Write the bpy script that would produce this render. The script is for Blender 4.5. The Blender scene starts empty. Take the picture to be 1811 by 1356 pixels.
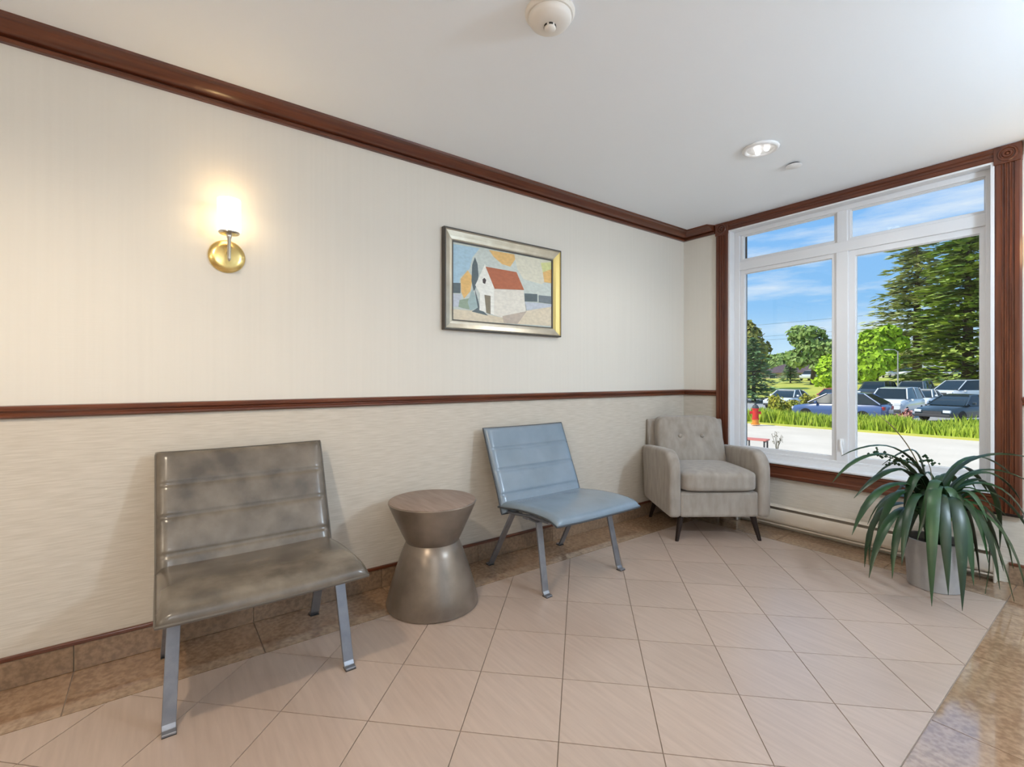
import bpy, bmesh, math, random
from mathutils import Vector, Matrix, noise
random.seed(7)
R = math.radians
scn = bpy.context.scene
COL = scn.collection

# ------------------------------------------------------------------ camera
PHI = R(36.7); FPX = 840.0; HOR = 668.5; CXP = 905.5
CAM = Vector((2.42, -3.667, 1.1))
FV = Vector((-math.cos(PHI), math.sin(PHI), 0)); RV = Vector((math.sin(PHI), math.cos(PHI), 0))
cd = bpy.data.cameras.new('camera'); cam = bpy.data.objects.new('camera', cd); COL.objects.link(cam)
cd.sensor_width = 36; cd.lens = FPX / 1811 * 36; cd.shift_y = -(678 - HOR) / 1811
cd.clip_start = .02; cd.clip_end = 1000
cam.location = CAM
cam.rotation_euler = (R(90), 0, math.atan2(-FV.x, FV.y))
scn.camera = cam

# ------------------------------------------------------------------ colour management
vs = scn.view_settings
vs.view_transform = 'Standard'; vs.look = 'None'; vs.gamma = 1; vs.use_curve_mapping = False
vs.exposure = 0.1

# ------------------------------------------------------------------ sky and sun
SKY = 1.0; SUN = 4.3
LAMP_W = 72; SCONCE = 6.5; FILL_GLOBE = 110
wd = bpy.data.worlds.new('sky'); scn.world = wd; wd.use_nodes = True
nt = wd.node_tree; nt.nodes.clear()
def N(t, **k):
    n = nt.nodes.new(t)
    for a, b in k.items(): setattr(n, a, b)
    return n
tc = N('ShaderNodeTexCoord'); sx = N('ShaderNodeSeparateXYZ'); nt.links.new(tc.outputs['Generated'], sx.inputs[0])
rp = N('ShaderNodeValToRGB'); nt.links.new(sx.outputs['Z'], rp.inputs[0])
el = rp.color_ramp.elements
el[0].position = 0; el[0].color = (.80, .88, .97, 1); el[1].position = 1; el[1].color = (.20, .45, .90, 1)
for p, c in ((.05, (.56, .78, .97, 1)), (.13, (.28, .56, .92, 1)), (.3, (.22, .49, .92, 1))):
    e = el.new(p); e.color = c
mp = N('ShaderNodeMapping'); mp.inputs['Scale'].default_value = (2.2, 2.2, 13); mp.inputs['Rotation'].default_value = (R(4), R(3), 0)
nt.links.new(tc.outputs['Generated'], mp.inputs[0])
nz = N('ShaderNodeTexNoise'); nz.inputs['Scale'].default_value = 1.7; nz.inputs['Detail'].default_value = 7; nz.inputs['Roughness'].default_value = .62
nt.links.new(mp.outputs[0], nz.inputs['Vector'])
cr = N('ShaderNodeValToRGB'); nt.links.new(nz.outputs['Fac'], cr.inputs[0])
cr.color_ramp.elements[0].position = .47; cr.color_ramp.elements[0].color = (0, 0, 0, 1)
cr.color_ramp.elements[1].position = .72; cr.color_ramp.elements[1].color = (.75, .75, .75, 1)
mx = N('ShaderNodeMix', data_type='RGBA'); nt.links.new(cr.outputs[0], mx.inputs[0]); nt.links.new(rp.outputs[0], mx.inputs[6])
mx.inputs[7].default_value = (.88, .92, .97, 1)
bg = N('ShaderNodeBackground'); bg.inputs[1].default_value = SKY; nt.links.new(mx.outputs[2], bg.inputs[0])
wo = N('ShaderNodeOutputWorld'); nt.links.new(bg.outputs[0], wo.inputs[0])
sl = bpy.data.lights.new('sun', 'SUN'); sl.energy = SUN; sl.angle = R(.6); sl.color = (1, .93, .80)
so = bpy.data.objects.new('sun', sl); COL.objects.link(so)
so.rotation_euler = Vector((.38, .62, -.80)).to_track_quat('-Z', 'Y').to_euler()
so.location = (0, 0, 12)

# ------------------------------------------------------------------ materials
MATS = {}
def mat(name, col, rough=.5, metal=0, col2=None, scale=8, stretch=(1, 1, 1), rot=(0, 0, 0), lo=.35, hi=.65, bump=0, bscale=None,
        coat=0, coat_rough=.1, spec=.5, ior=None, emit=None, estr=0, detail=4, rnd=0, trans=0, geo=False, bstretch=None, coords='Object', sheen=0, dist=.002):
    m = bpy.data.materials.new(name); m.use_nodes = True; t = m.node_tree
    b = t.nodes['Principled BSDF']
    b.inputs['Base Color'].default_value = (*col, 1); b.inputs['Roughness'].default_value = rough; b.inputs['Metallic'].default_value = metal
    b.inputs['Coat Weight'].default_value = coat; b.inputs['Coat Roughness'].default_value = coat_rough
    b.inputs['Specular IOR Level'].default_value = spec; b.inputs['Sheen Weight'].default_value = sheen
    if ior: b.inputs['IOR'].default_value = ior
    if emit: b.inputs['Emission Color'].default_value = (*emit, 1); b.inputs['Emission Strength'].default_value = estr
    if trans: b.inputs['Transmission Weight'].default_value = trans
    vec = None
    if col2 or bump:
        c = t.nodes.new('ShaderNodeTexCoord')
        src = c.outputs[coords]
        if geo: src = t.nodes.new('ShaderNodeNewGeometry').outputs['Position']
        if rnd:
            oi = t.nodes.new('ShaderNodeObjectInfo'); ad = t.nodes.new('ShaderNodeVectorMath'); ad.operation = 'MULTIPLY_ADD'
            cm = t.nodes.new('ShaderNodeCombineXYZ')
            for i in range(3): t.links.new(oi.outputs['Random'], cm.inputs[i])
            t.links.new(cm.outputs[0], ad.inputs[0]); ad.inputs[1].default_value = (37, 53, 71); t.links.new(src, ad.inputs[2]); src = ad.outputs[0]
        def mapped(sc, st):
            q = t.nodes.new('ShaderNodeMapping'); q.inputs['Scale'].default_value = st; q.inputs['Rotation'].default_value = rot
            t.links.new(src, q.inputs[0])
            z = t.nodes.new('ShaderNodeTexNoise'); z.inputs['Scale'].default_value = sc; z.inputs['Detail'].default_value = detail
            t.links.new(q.outputs[0], z.inputs['Vector']); return z
        if col2:
            z = mapped(scale, stretch); r = t.nodes.new('ShaderNodeValToRGB'); t.links.new(z.outputs['Fac'], r.inputs[0])
            r.color_ramp.elements[0].position = lo; r.color_ramp.elements[0].color = (*col, 1)
            r.color_ramp.elements[1].position = hi; r.color_ramp.elements[1].color = (*col2, 1)
            out = r.outputs[0]
            if rnd:
                hs = t.nodes.new('ShaderNodeHueSaturation'); mr = t.nodes.new('ShaderNodeMapRange')
                t.links.new(oi.outputs['Random'], mr.inputs[0]); mr.inputs[3].default_value = 1 - rnd; mr.inputs[4].default_value = 1 + rnd
                t.links.new(mr.outputs[0], hs.inputs['Value']); t.links.new(out, hs.inputs['Color']); out = hs.outputs[0]
            t.links.new(out, b.inputs['Base Color'])
        if bump:
            z = mapped(bscale or scale, bstretch or stretch); bp = t.nodes.new('ShaderNodeBump'); bp.inputs['Strength'].default_value = bump
            bp.inputs['Distance'].default_value = dist
            t.links.new(z.outputs['Fac'], bp.inputs['Height']); t.links.new(bp.outputs[0], b.inputs['Normal'])
    MATS[name] = m
    return m
def M(n): return MATS[n]

mat('ceiling_paint', (.89, .93, .97), .85)
mat('grout', (.36, .29, .24), .9)
for n_, a_ in (('tile', -45), ('tile_turned', 45)):
    mat(n_, (.51, .39, .315), .30, col2=(.44, .33, .262), scale=1.0, stretch=(5, 60, 5), rot=(0, 0, R(a_)), lo=.3, hi=.7, rnd=.05, bump=.08, bscale=1, ior=1.9, detail=5)
mat('stone', (.41, .265, .16), .08, col2=(.27, .165, .095), scale=55, detail=6, lo=.35, hi=.62, rnd=.06, ior=2.7)
mat('stone_honed_shaded', (.31, .205, .13), .32, col2=(.20, .128, .078), scale=55, detail=6, lo=.35, hi=.62, rnd=.06)  # honed copy of the stone, baseboard shade put into its darker colour
mat('cherry', (.15, .040, .014), .32, col2=(.075, .019, .008), scale=5, stretch=(14, 14, .8), lo=.3, hi=.7, coat=.25, coat_rough=.16)
mat('cherry_y', (.15, .040, .014), .30, col2=(.075, .019, .008), scale=5, stretch=(14, .8, 14), lo=.3, hi=.7, coat=.25, coat_rough=.14)
mat('cherry_x', (.15, .040, .014), .32, col2=(.075, .019, .008), scale=5, stretch=(.8, 14, 14), lo=.3, hi=.7, coat=.25, coat_rough=.16)
mat('pvc', (.74, .745, .76), .3)
mat('heater_paint', (.66, .58, .48), .35)
mat('dark_gap', (.02, .018, .016), .7)
mat('brick_out', (.10, .075, .06), .9)
mat('steel', (.30, .31, .34), .38, metal=.75, col2=(.24, .25, .28), scale=30, lo=.3, hi=.7)
mat('black_rubber', (.02, .02, .02), .6)
mat('nickel', (.55, .52, .47), .25, metal=1)
mat('brass', (.75, .56, .22), .25, metal=1)
mat('shade_glass', (.95, .90, .80), .4, emit=(1, .74, .42), estr=SCONCE)
mat('leather_grey', (.19, .158, .122), .26, col2=(.082, .068, .054), scale=7.5, detail=6, lo=.34, hi=.68, bump=.12, bscale=160, spec=.6, coat=.25, coat_rough=.22)
mat('piping_grey', (.10, .085, .068), .35)
mat('leather_blue', (.225, .29, .36), .25, col2=(.18, .24, .30), scale=5, detail=5, lo=.34, hi=.68, bump=.1, bscale=160, spec=.6, coat=.3, coat_rough=.2)
mat('piping_blue', (.045, .052, .06), .35)
mat('fabric', (.37, .325, .28), .95, col2=(.27, .235, .20), scale=16, stretch=(1.6, 1.6, .5), detail=6, lo=.3, hi=.7, bump=.3, bscale=420, bstretch=(1, 1, 1), sheen=.25)
mat('espresso', (.016, .008, .006), .4, spec=.35)
mat('table_side', (.29, .24, .195), .32, metal=.45, col2=(.17, .135, .105), scale=7, lo=.3, hi=.7, detail=5)
mat('table_top', (.30, .225, .185), .5, col2=(.22, .155, .125), scale=2.2, stretch=(3, 22, 3), rot=(0, 0, R(20)), lo=.3, hi=.7, detail=6)
mat('frame_silver', (.56, .52, .43), .32, metal=.7, col2=(.46, .41, .32), scale=12)
mat('frame_gold', (.50, .38, .13), .35, metal=.6)
mat('frame_dark', (.06, .052, .042), .45)
mat('pot_grey', (.40, .385, .375), .5, col2=(.35, .335, .325), scale=20)
mat('soil', (.035, .022, .014), .95, col2=(.06, .04, .025), scale=60)
mat('leaf', (.012, .038, .012), .36, col2=(.024, .068, .018), scale=3, stretch=(4, 4, 1), rnd=.35, spec=.6)
mat('leaf_young', (.22, .42, .03), .4)
mat('leaf_dry', (.30, .24, .13), .6)
mat('white_plastic', (.80, .76, .70), .4)
mat('white_metal', (.85, .85, .85), .35)
mat('lamp_glow', (1, 1, 1), .4, emit=(1, .97, .92), estr=3.0)
mat('plate_white', (.83, .83, .83), .4)
PC = dict(sky=(.55, .60, .56), blue=(.38, .55, .66), ochre=(.72, .46, .17), cream=(.66, .64, .52), lime=(.60, .62, .28), slate=(.10, .13, .14), slate2=(.17, .20, .22),
          haze=(.50, .54, .60), sage=(.28, .36, .27), sand=(.66, .58, .44), teal=(.35, .46, .46), white=(.80, .80, .74), offw=(.72, .69, .61), red=(.42, .13, .06),
          dark=(.05, .04, .04), brown=(.22, .19, .13), stone=(.47, .40, .33))
for k, c in PC.items():
    mat('paint_' + k, c, .6, col2=tuple(min(1, v * 1.15) for v in c), scale=26, stretch=(1, 1.5, 3), bump=.1, bscale=60)

def wallpaper():
    m = bpy.data.materials.new('wallpaper'); m.use_nodes = True; t = m.node_tree; b = t.nodes['Principled BSDF']; b.inputs['Roughness'].default_value = .75
    b.inputs['Specular IOR Level'].default_value = .3
    g = t.nodes.new('ShaderNodeNewGeometry'); s = t.nodes.new('ShaderNodeSeparateXYZ'); t.links.new(g.outputs['Position'], s.inputs[0])
    def nzr(st, sc, c0, c1, det=3):
        q = t.nodes.new('ShaderNodeMapping'); q.inputs['Scale'].default_value = st; t.links.new(g.outputs['Position'], q.inputs[0])
        z = t.nodes.new('ShaderNodeTexNoise'); z.inputs['Scale'].default_value = sc; z.inputs['Detail'].default_value = det; t.links.new(q.outputs[0], z.inputs['Vector'])
        r = t.nodes.new('ShaderNodeValToRGB'); t.links.new(z.outputs['Fac'], r.inputs[0])
        r.color_ramp.elements[0].position = .35; r.color_ramp.elements[0].color = (*c0, 1); r.color_ramp.elements[1].position = .65; r.color_ramp.elements[1].color = (*c1, 1)
        return z, r
    z1, r1 = nzr((26, 26, .5), 2, (.72, .685, .615), (.735, .70, .63))
    z2, r2 = nzr((5, 5, 90), 2, (.555, .50, .42), (.64, .585, .505), 4)
    gt = t.nodes.new('ShaderNodeMath'); gt.operation = 'GREATER_THAN'; gt.inputs[1].default_value = .98; t.links.new(s.outputs['Z'], gt.inputs[0])
    x = t.nodes.new('ShaderNodeMix'); x.data_type = 'RGBA'; t.links.new(gt.outputs[0], x.inputs[0]); t.links.new(r2.outputs[0], x.inputs[6]); t.links.new(r1.outputs[0], x.inputs[7])
    t.links.new(x.outputs[2], b.inputs['Base Color'])
    bp = t.nodes.new('ShaderNodeBump'); bp.inputs['Strength'].default_value = .25; bp.inputs['Distance'].default_value = .001
    t.links.new(z2.outputs['Fac'], bp.inputs['Height']); t.links.new(bp.outputs[0], b.inputs['Normal'])
    MATS['wallpaper'] = m
wallpaper()

def glass(name, tint, refl):
    m = bpy.data.materials.new(name); m.use_nodes = True; t = m.node_tree; t.nodes.clear()
    tr = t.nodes.new('ShaderNodeBsdfTransparent'); tr.inputs[0].default_value = (*tint, 1)
    gl = t.nodes.new('ShaderNodeBsdfGlossy'); gl.inputs['Roughness'].default_value = .02
    fr = t.nodes.new('ShaderNodeFresnel'); fr.inputs[0].default_value = 1.45
    ml = t.nodes.new('ShaderNodeMath'); ml.operation = 'MULTIPLY'; ml.inputs[1].default_value = refl; t.links.new(fr.outputs[0], ml.inputs[0])
    mi = t.nodes.new('ShaderNodeMixShader'); t.links.new(ml.outputs[0], mi.inputs[0]); t.links.new(tr.outputs[0], mi.inputs[1]); t.links.new(gl.outputs[0], mi.inputs[2])
    o = t.nodes.new('ShaderNodeOutputMaterial'); t.links.new(mi.outputs[0], o.inputs[0]); MATS[name] = m
glass('pane', (.97, .985, .98), .55)

# exterior
mat('concrete', (.76, .66, .55), .9, col2=(.68, .585, .48), scale=.6, detail=6, geo=True)
mat('asphalt', (.42, .41, .40), .9, col2=(.36, .35, .34), scale=.8, detail=6, geo=True)
mat('lawn', (.58, .55, .10), .95, col2=(.40, .45, .07), scale=.35, detail=6, geo=True)
mat('grass_tall', (.30, .43, .03), .8, col2=(.47, .56, .06), scale=2.5, geo=True)
mat('shrub_yellow', (.45, .40, .04), .8, col2=(.28, .30, .03), scale=3, geo=True)
mat('shrub_pink', (.70, .36, .32), .8, col2=(.52, .22, .20), scale=4, geo=True)
def leafmat(n, a, b): mat(n, a, .75, col2=b, scale=.9, detail=5, lo=.36, hi=.64, geo=True, spec=.25)
leafmat('f_pine', (.15, .26, .06), (.42, .50, .10)); leafmat('f_cedar', (.30, .38, .17), (.58, .58, .26))
leafmat('f_maple', (.36, .54, .03), (.25, .42, .03)); leafmat('f_greygreen', (.16, .27, .07), (.32, .42, .13))
leafmat('f_lime', (.34, .54, .02), (.46, .62, .05)); leafmat('f_dark', (.17, .20, .04), (.36, .34, .09)); leafmat('f_spruce', (.10, .22, .10), (.26, .40, .17))
mat('bark', (.13, .10, .075), .9, col2=(.08, .06, .045), scale=6)
mat('roof_shingle', (.085, .055, .07), .85, col2=(.13, .085, .09), scale=3, geo=True)
mat('house_brick', (.30, .14, .10), .9); mat('house_wall', (.45, .36, .30), .9)
mat('tire', (.015, .015, .016), .8); mat('hub', (.35, .36, .38), .4, metal=.6)
mat('car_glass', (.012, .022, .026), .08, spec=.6); mat('head_lamp', (.75, .77, .80), .2); mat('tail_lamp', (.45, .02, .02), .3); mat('bumper', (.06, .06, .065), .6)
for n, c in dict(blue=(.075, .13, .30), white=(.80, .81, .83), dark=(.02, .035, .045), silver=(.60, .63, .66), red=(.50, .045, .07), grey=(.16, .17, .19)).items():
    mat('car_' + n, c, .3, coat=.8, coat_rough=.06)
mat('hydrant_red', (.62, .025, .02), .45); mat('hydrant_orange', (.75, .26, .03), .5); mat('pole_grey', (.33, .33, .34), .5); mat('wire', (.06, .06, .06), .7)
mat('bench_red', (.62, .20, .16), .6); mat('stalk', (.16, .14, .09), .8)

# ------------------------------------------------------------------ mesh helpers
class MB:
    def __init__(s): s.v = []; s.f = []; s.mi = []
    def add(s, v, f, mi=0):
        o = len(s.v); s.v += [tuple(p) for p in v]; s.f += [tuple(i + o for i in q) for q in f]; s.mi += [mi] * len(f)
    def box(s, a, b, mi=0):
        x0, y0, z0 = a; x1, y1, z1 = b
        s.add([(x0, y0, z0), (x1, y0, z0), (x1, y1, z0), (x0, y1, z0), (x0, y0, z1), (x1, y0, z1), (x1, y1, z1), (x0, y1, z1)],
              [(0, 3, 2, 1), (4, 5, 6, 7), (0, 1, 5, 4), (1, 2, 6, 5), (2, 3, 7, 6), (3, 0, 4, 7)], mi)
    def loft(s, rings, cap=True, closed=False, mi=0):
        n = len(rings[0]); v = [p for r in rings for p in r]; f = []
        k = len(rings)
        for i in range(k if closed else k - 1):
            j = (i + 1) % k
            for a in range(n):
                b = (a + 1) % n; f.append((i * n + a, i * n + b, j * n + b, j * n + a))
        if cap and not closed: f.append(tuple(range(n))[::-1]); f.append(tuple((k - 1) * n + a for a in range(n)))
        s.add(v, f, mi)
    def lathe(s, prof, seg=32, c=(0, 0, 0), cap=True, mi=0, axis=2):
        rings = []
        for r, z in prof:
            rg = []
            for i in range(seg):
                a = 2 * math.pi * i / seg; p = [r * math.cos(a), r * math.sin(a), z]
                if axis == 0: p = [p[2], p[0], p[1]]
                if axis == 1: p = [p[1], p[2], p[0]]
                rg.append((p[0] + c[0], p[1] + c[1], p[2] + c[2]))
            rings.append(rg)
        s.loft(rings, cap, mi=mi)
    def tube(s, path, r, seg=8, closed=False, mi=0):
        P = [Vector(p) for p in path]; n = len(P); rings = []
        rr = r if isinstance(r, (list, tuple)) else [r] * n
        up = Vector((0, 0, 1)); prev = None
        for i in range(n):
            a = P[i - 1] if (i > 0 or closed) else P[0]; b = P[(i + 1) % n] if (i < n - 1 or closed) else P[-1]
            t = (b - a).normalized()
            u = t.cross(up) if prev is None else prev - t * prev.dot(t)
            if u.length < 1e-4: u = t.cross(Vector((1, 0, 0)))
            u.normalize(); prev = u; w = t.cross(u)
            rings.append([P[i] + rr[i] * (u * math.cos(2 * math.pi * k / seg) + w * math.sin(2 * math.pi * k / seg)) for k in range(seg)])
        s.loft(rings, True, closed, mi)
    def prism(s, poly, a0, a1, axis, mi=0):
        def P(p, a): 
            return (a, p[0], p[1]) if axis == 0 else (p[0], a, p[1]) if axis == 1 else (p[0], p[1], a)
        s.loft([[P(p, a0) for p in poly], [P(p, a1) for p in poly]], mi=mi)
    def build(s, name, mats, parent=None, smooth=False, bevel=0, bseg=2, angle=35, subsurf=0):
        me = bpy.data.meshes.new(name); me.from_pydata(s.v, [], s.f)
        for m in (mats if isinstance(mats, (list, tuple)) else [mats]): me.materials.append(M(m))
        if any(s.mi): me.polygons.foreach_set('material_index', s.mi)
        b = bmesh.new(); b.from_mesh(me)
        bmesh.ops.recalc_face_normals(b, faces=b.faces)
        if bevel:
            ed = [e for e in b.edges if len(e.link_faces) == 2 and e.calc_face_angle(0) > R(angle)]
            bmesh.ops.bevel(b, geom=ed, offset=bevel, segments=bseg, profile=.5, affect='EDGES', clamp_overlap=True)
        if smooth:
            for f in b.faces: f.smooth = True
            for e in b.edges:
                if len(e.link_faces) == 2 and e.calc_face_angle(0) > R(angle): e.smooth = False
        b.to_mesh(me); b.free()
        o = bpy.data.objects.new(name, me); COL.objects.link(o)
        if subsurf:
            q = o.modifiers.new('subd', 'SUBSURF'); q.levels = subsurf; q.render_levels = subsurf
        if parent: o.parent = parent
        return o
def tag(o, label=None, cat=None, group=None, kind=None):
    if label: o['label'] = label
    if cat: o['category'] = cat
    if group: o['group'] = group
    if kind: o['kind'] = kind
    return o
def thing(name, label, cat, loc=(0, 0, 0), rz=0, group=None):
    o = bpy.data.objects.new(name, None); COL.objects.link(o); o.location = loc; o.rotation_euler = (0, 0, rz); o.empty_display_size = .1
    return tag(o, label, cat, group)
def struct(name, loc=(0, 0, 0)):
    o = bpy.data.objects.new(name, None); COL.objects.link(o); o.location = loc; o['kind'] = 'structure'; return o
def box(name, a, b, m, parent=None, bevel=0, kind=None):
    q = MB(); q.box(a, b); o = q.build(name, m, parent, bevel=bevel)
    if kind: o['kind'] = kind
    return o
def copy_tree(o, parent=None):
    c = o.copy(); COL.objects.link(c); c.parent = parent
    for ch in o.children: copy_tree(ch, c)
    return c
def clip(poly, x0, x1, y0, y1):
    for ax, lim, sg in ((0, x0, 1), (0, x1, -1), (1, y0, 1), (1, y1, -1)):
        out = []
        for i in range(len(poly)):
            p, q = poly[i - 1], poly[i]; dp = (p[ax] - lim) * sg; dq = (q[ax] - lim) * sg
            if (dp >= 0) != (dq >= 0):
                k = dp / (dp - dq); out.append((p[0] + (q[0] - p[0]) * k, p[1] + (q[1] - p[1]) * k))
            if dq >= 0: out.append(q)
        poly = out
        if len(poly) < 3: return []
    out = []
    for p in poly:
        if not out or math.dist(p, out[-1]) > .0025: out.append(p)
    while len(out) > 1 and math.dist(out[0], out[-1]) < .0025: out.pop()
    return out
def area(p): return abs(sum(p[i - 1][0] * p[i][1] - p[i][0] * p[i - 1][1] for i in range(len(p)))) / 2
def inset(poly, d):
    n = len(poly); s = sum(poly[i - 1][0] * poly[i][1] - poly[i][0] * poly[i - 1][1] for i in range(n)); sg = 1 if s > 0 else -1
    L = []
    for i in range(n):
        a = Vector(poly[i]); b = Vector(poly[(i + 1) % n]); t = (b - a).normalized(); nn = Vector((-t.y, t.x)) * sg
        L.append((a + nn * d, t))
    out = []
    for i in range(n):
        (a, t), (b, u) = L[i - 1], L[i]; den = t.x * u.y - t.y * u.x
        if abs(den) < 1e-6: out.append((b.x, b.y)); continue
        k = ((b.x - a.x) * u.y - (b.y - a.y) * u.x) / den; q = a + t * k; out.append((q.x, q.y))
    return out
def slab(poly, z0, z1, ch, mb=None):
    mb = mb or MB(); mb.loft([[(*p, z0) for p in poly], [(*p, z1) for p in poly]]); return mb

# ================================================================== the room
XR, YB, ZC = 5.2, -7.2, 2.35
TS = .305; H2 = TS / math.sqrt(2); J = .0022
floor = box('floor', (-.15, YB - .15, -.25), (XR + .15, .18, -.004), 'grout', kind='structure')
# diagonal tile field
G0 = (1.1372, -2.0485)
full = slab([(0, -H2 + J), (H2 - J, 0), (0, H2 - J), (-H2 + J, 0)], -.012  , 0, .0007)
fullmesh = {}; rest = MB(); trd = random.Random(9)
def add_tile(poly_w, center, is_full, parent, name='floor_tile'):
    m = 'tile_turned' if trd.random() < .3 else 'tile'
    if is_full and m in fullmesh:
        o = bpy.data.objects.new(name, fullmesh[m]); COL.objects.link(o); o.parent = parent
    elif is_full:
        o = full.build(name, m, parent); fullmesh[m] = o.data
    else:
        o = slab([(p[0] - center[0], p[1] - center[1]) for p in poly_w], -.012  , 0, .0007).build(name, m, parent)
    o.location = (center[0], center[1], 0)
for i in range(-40, 41):
    for j in range(-40, 41):
        cx = G0[0] + (i - j) * H2; cy = G0[1] + (i + j + 1) * H2
        D = [(cx, cy - H2 + J), (cx + H2 - J, cy), (cx, cy + H2 - J), (cx - H2 + J, cy)]
        if cx < -.5 or cx > XR + .5 or cy < YB - .5 or cy > .5: continue
        p = clip(D, .305 + J, 2.0 - J, YB, -.305 - J)
        if len(p) > 2 and area(p) > 4e-5:
            if cy > -5.2: add_tile(p, (cx, cy), area(p) > .9995 * area(D), floor)
            else: slab(p, -.012  , 0, .0007, rest)
        p = clip(D, 2.305 + J, XR, YB, -.305 - J)
        if len(p) > 2 and area(p) > 4e-5: slab(p, -.012  , 0, .0007, rest)
tag(rest.build('tile_field', 'tile', floor), kind='stuff')
# polished stone border tiles: along the left wall, along the window wall, along x = 2
def stone(x0, x1, y0, y1):
    cx, cy = (x0 + x1) / 2, (y0 + y1) / 2; w, h = (x1 - x0) / 2 - J * .7, (y1 - y0) / 2 - J * .7
    o = slab([(-w, -h), (w, -h), (w, h), (-w, h)], -.012, 0, .0003).build('border_tile', 'stone', floor); o.location = (cx, cy, 0)
y = -.305; SL = .598
k = 0
yy = -3.92 + SL * 6
ys = [yy - SL * i for i in range(14)]
for i in range(len(ys) - 1):
    a, b = max(ys[i + 1], YB), min(ys[i], -.305)
    if b - a > .02: stone(.0, .305, a, b)
ys = [-1.669 + SL * 3 - SL * i for i in range(14)]
for i in range(len(ys) - 1):
    a, b = max(ys[i + 1], YB), min(ys[i], -.305)
    if b - a > .02: stone(2.0, 2.305, a, b)
xs = [0, .305, .903, 1.501, 2.0, 2.305, 2.903, 3.501, 4.1, 4.7, XR]
for i in range(len(xs) - 1): stone(xs[i], xs[i + 1], -.305, 0)

# window openings
WX0, WX1, WZ0, WZ1 = .414, 1.916, .47, 2.276
def wall_with_hole(name, axis, pos, t, a0, a1, h0, h1, z0, z1, m):
    q = MB()
    def bx(u0, u1, w0, w1):
        if axis == 'y': q.box((u0, pos, w0), (u1, pos + t, w1))
        else: q.box((pos, u0, w0), (pos + t, u1, w1))
    bx(a0, h0, -.1, ZC + .02); bx(h1, a1, -.1, ZC + .02); bx(h0, h1, -.1, z0); bx(h0, h1, z1, ZC + .02)
    return tag(q.build(name, m), kind='structure')
box('wall_left', (-.15, YB - .15, -.1), (0, .12, ZC + .02), 'wallpaper', kind='structure')
wall_with_hole('wall_window', 'y', 0, .12, 0, XR + .15, WX0, WX1, WZ0, WZ1, 'wallpaper')
fac = wall_with_hole('wall_facade', 'y', .12, .10, -.15, XR + .15, WX0 + .03, WX1 - .03, WZ0 - .02, WZ1 - .0, 'brick_out')
wall_with_hole('wall_right', 'x', XR, .15, YB - .15, 0, -3.4, -.9, .08, 2.15, 'wallpaper')
box('wall_back', (0, YB - .15, -.1), (XR, YB, ZC + .02), 'wallpaper', kind='structure')
# ceiling with a round hole for each recessed lamp is not needed: the cans hang flush
box('ceiling', (-.15, YB - .15, ZC), (XR + .15, .22, ZC + .2), 'ceiling_paint', kind='structure')

# crown moulding (profile: distance from wall, height)
CP = [(0, 2.281), (.018, 2.281), (.022, 2.285), (.022, 2.294), (.019, 2.297), (.011, 2.298), (.011, 2.303), (.026, 2.304), (.032, 2.306), (.040, 2.309), (.052, 2.318), (.063, 2.328), (.071, 2.336), (.077, 2.338), (.090, 2.340), (.092, ZC), (0, ZC)]
q = MB(); q.loft([[(d, YB, z) for d, z in CP], [(d, -d, z) for d, z in CP]])
tag(q.build('trim_1', 'cherry_y', smooth=True, angle=25), 'glossy cherry crown moulding along the long left wall', kind='structure')
q = MB(); q.loft([[(d, -d, z) for d, z in CP], [(.302 - d * .35, -d, z) for d, z in CP]])
tag(q.build('trim_2', 'cherry_x', smooth=True, angle=25), 'short cherry crown return beside the window casing', kind='structure')
q = MB(); q.loft([[(2.03 + d * .35, -d, z) for d, z in CP], [(XR, -d, z) for d, z in CP]])
tag(q.build('trim_3', 'cherry_x', smooth=True, angle=25), kind='structure')
# chair rail
RP = [(0, .956), (.012, .956), (.018, .961), (.018, .968), (.012, .972), (.014, .978), (.022, .984), (.024, .992), (.018, .999), (.006, 1.002), (0, 1.002)]
q = MB(); q.loft([[(d, YB, z) for d, z in RP], [(d, -d, z) for d, z in RP]])
tag(q.build('trim_4', 'cherry_y', smooth=True, angle=25), 'dark cherry chair rail on the long left wall', kind='structure')
q = MB(); q.loft([[(d, -d, z) for d, z in RP], [(.309, -d, z) for d, z in RP]])
tag(q.build('trim_5', 'cherry_x', smooth=True, angle=25), 'short piece of dark chair rail beside the window', kind='structure')
q = MB(); q.loft([[(2.02, -d, z) for d, z in RP], [(XR, -d, z) for d, z in RP]])
tag(q.build('trim_6', 'cherry_x', smooth=True, angle=25), kind='structure')
# stone baseboards with a dark cap strip
def baseboard(name, horiz, a0, a1, joints):
    e = struct(name)
    c = MB()
    if horiz: c.box((a0, -.016, .099), (a1, 0, .114))
    else: c.box((0, a0, .099), (.016, a1, .114))
    c.build('cap_strip', 'cherry_x' if horiz else 'cherry_y', e, bevel=.003)
    for i in range(len(joints) - 1):
        u0, u1 = joints[i] + .001, joints[i + 1] - .001
        q = MB()
        if horiz: q.box((u0, -.011, .001), (u1, -.0005, .098))
        else: q.box((.0005, u0, .001), (.011, u1, .098))
        q.build('stone_tile', 'stone_honed_shaded', e, bevel=.001, bseg=1)
    return e
ys = sorted(v for v in [-3.92 + SL * (6 - i) for i in range(14)] if YB < v < 0)
baseboard('baseboard_left', False, YB, 0, [YB] + ys + [-.012])
baseboard('baseboard_window', True, 1.97, XR, [1.97, 2.305, 2.903, 3.501, 4.1, 4.7, XR])

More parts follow.
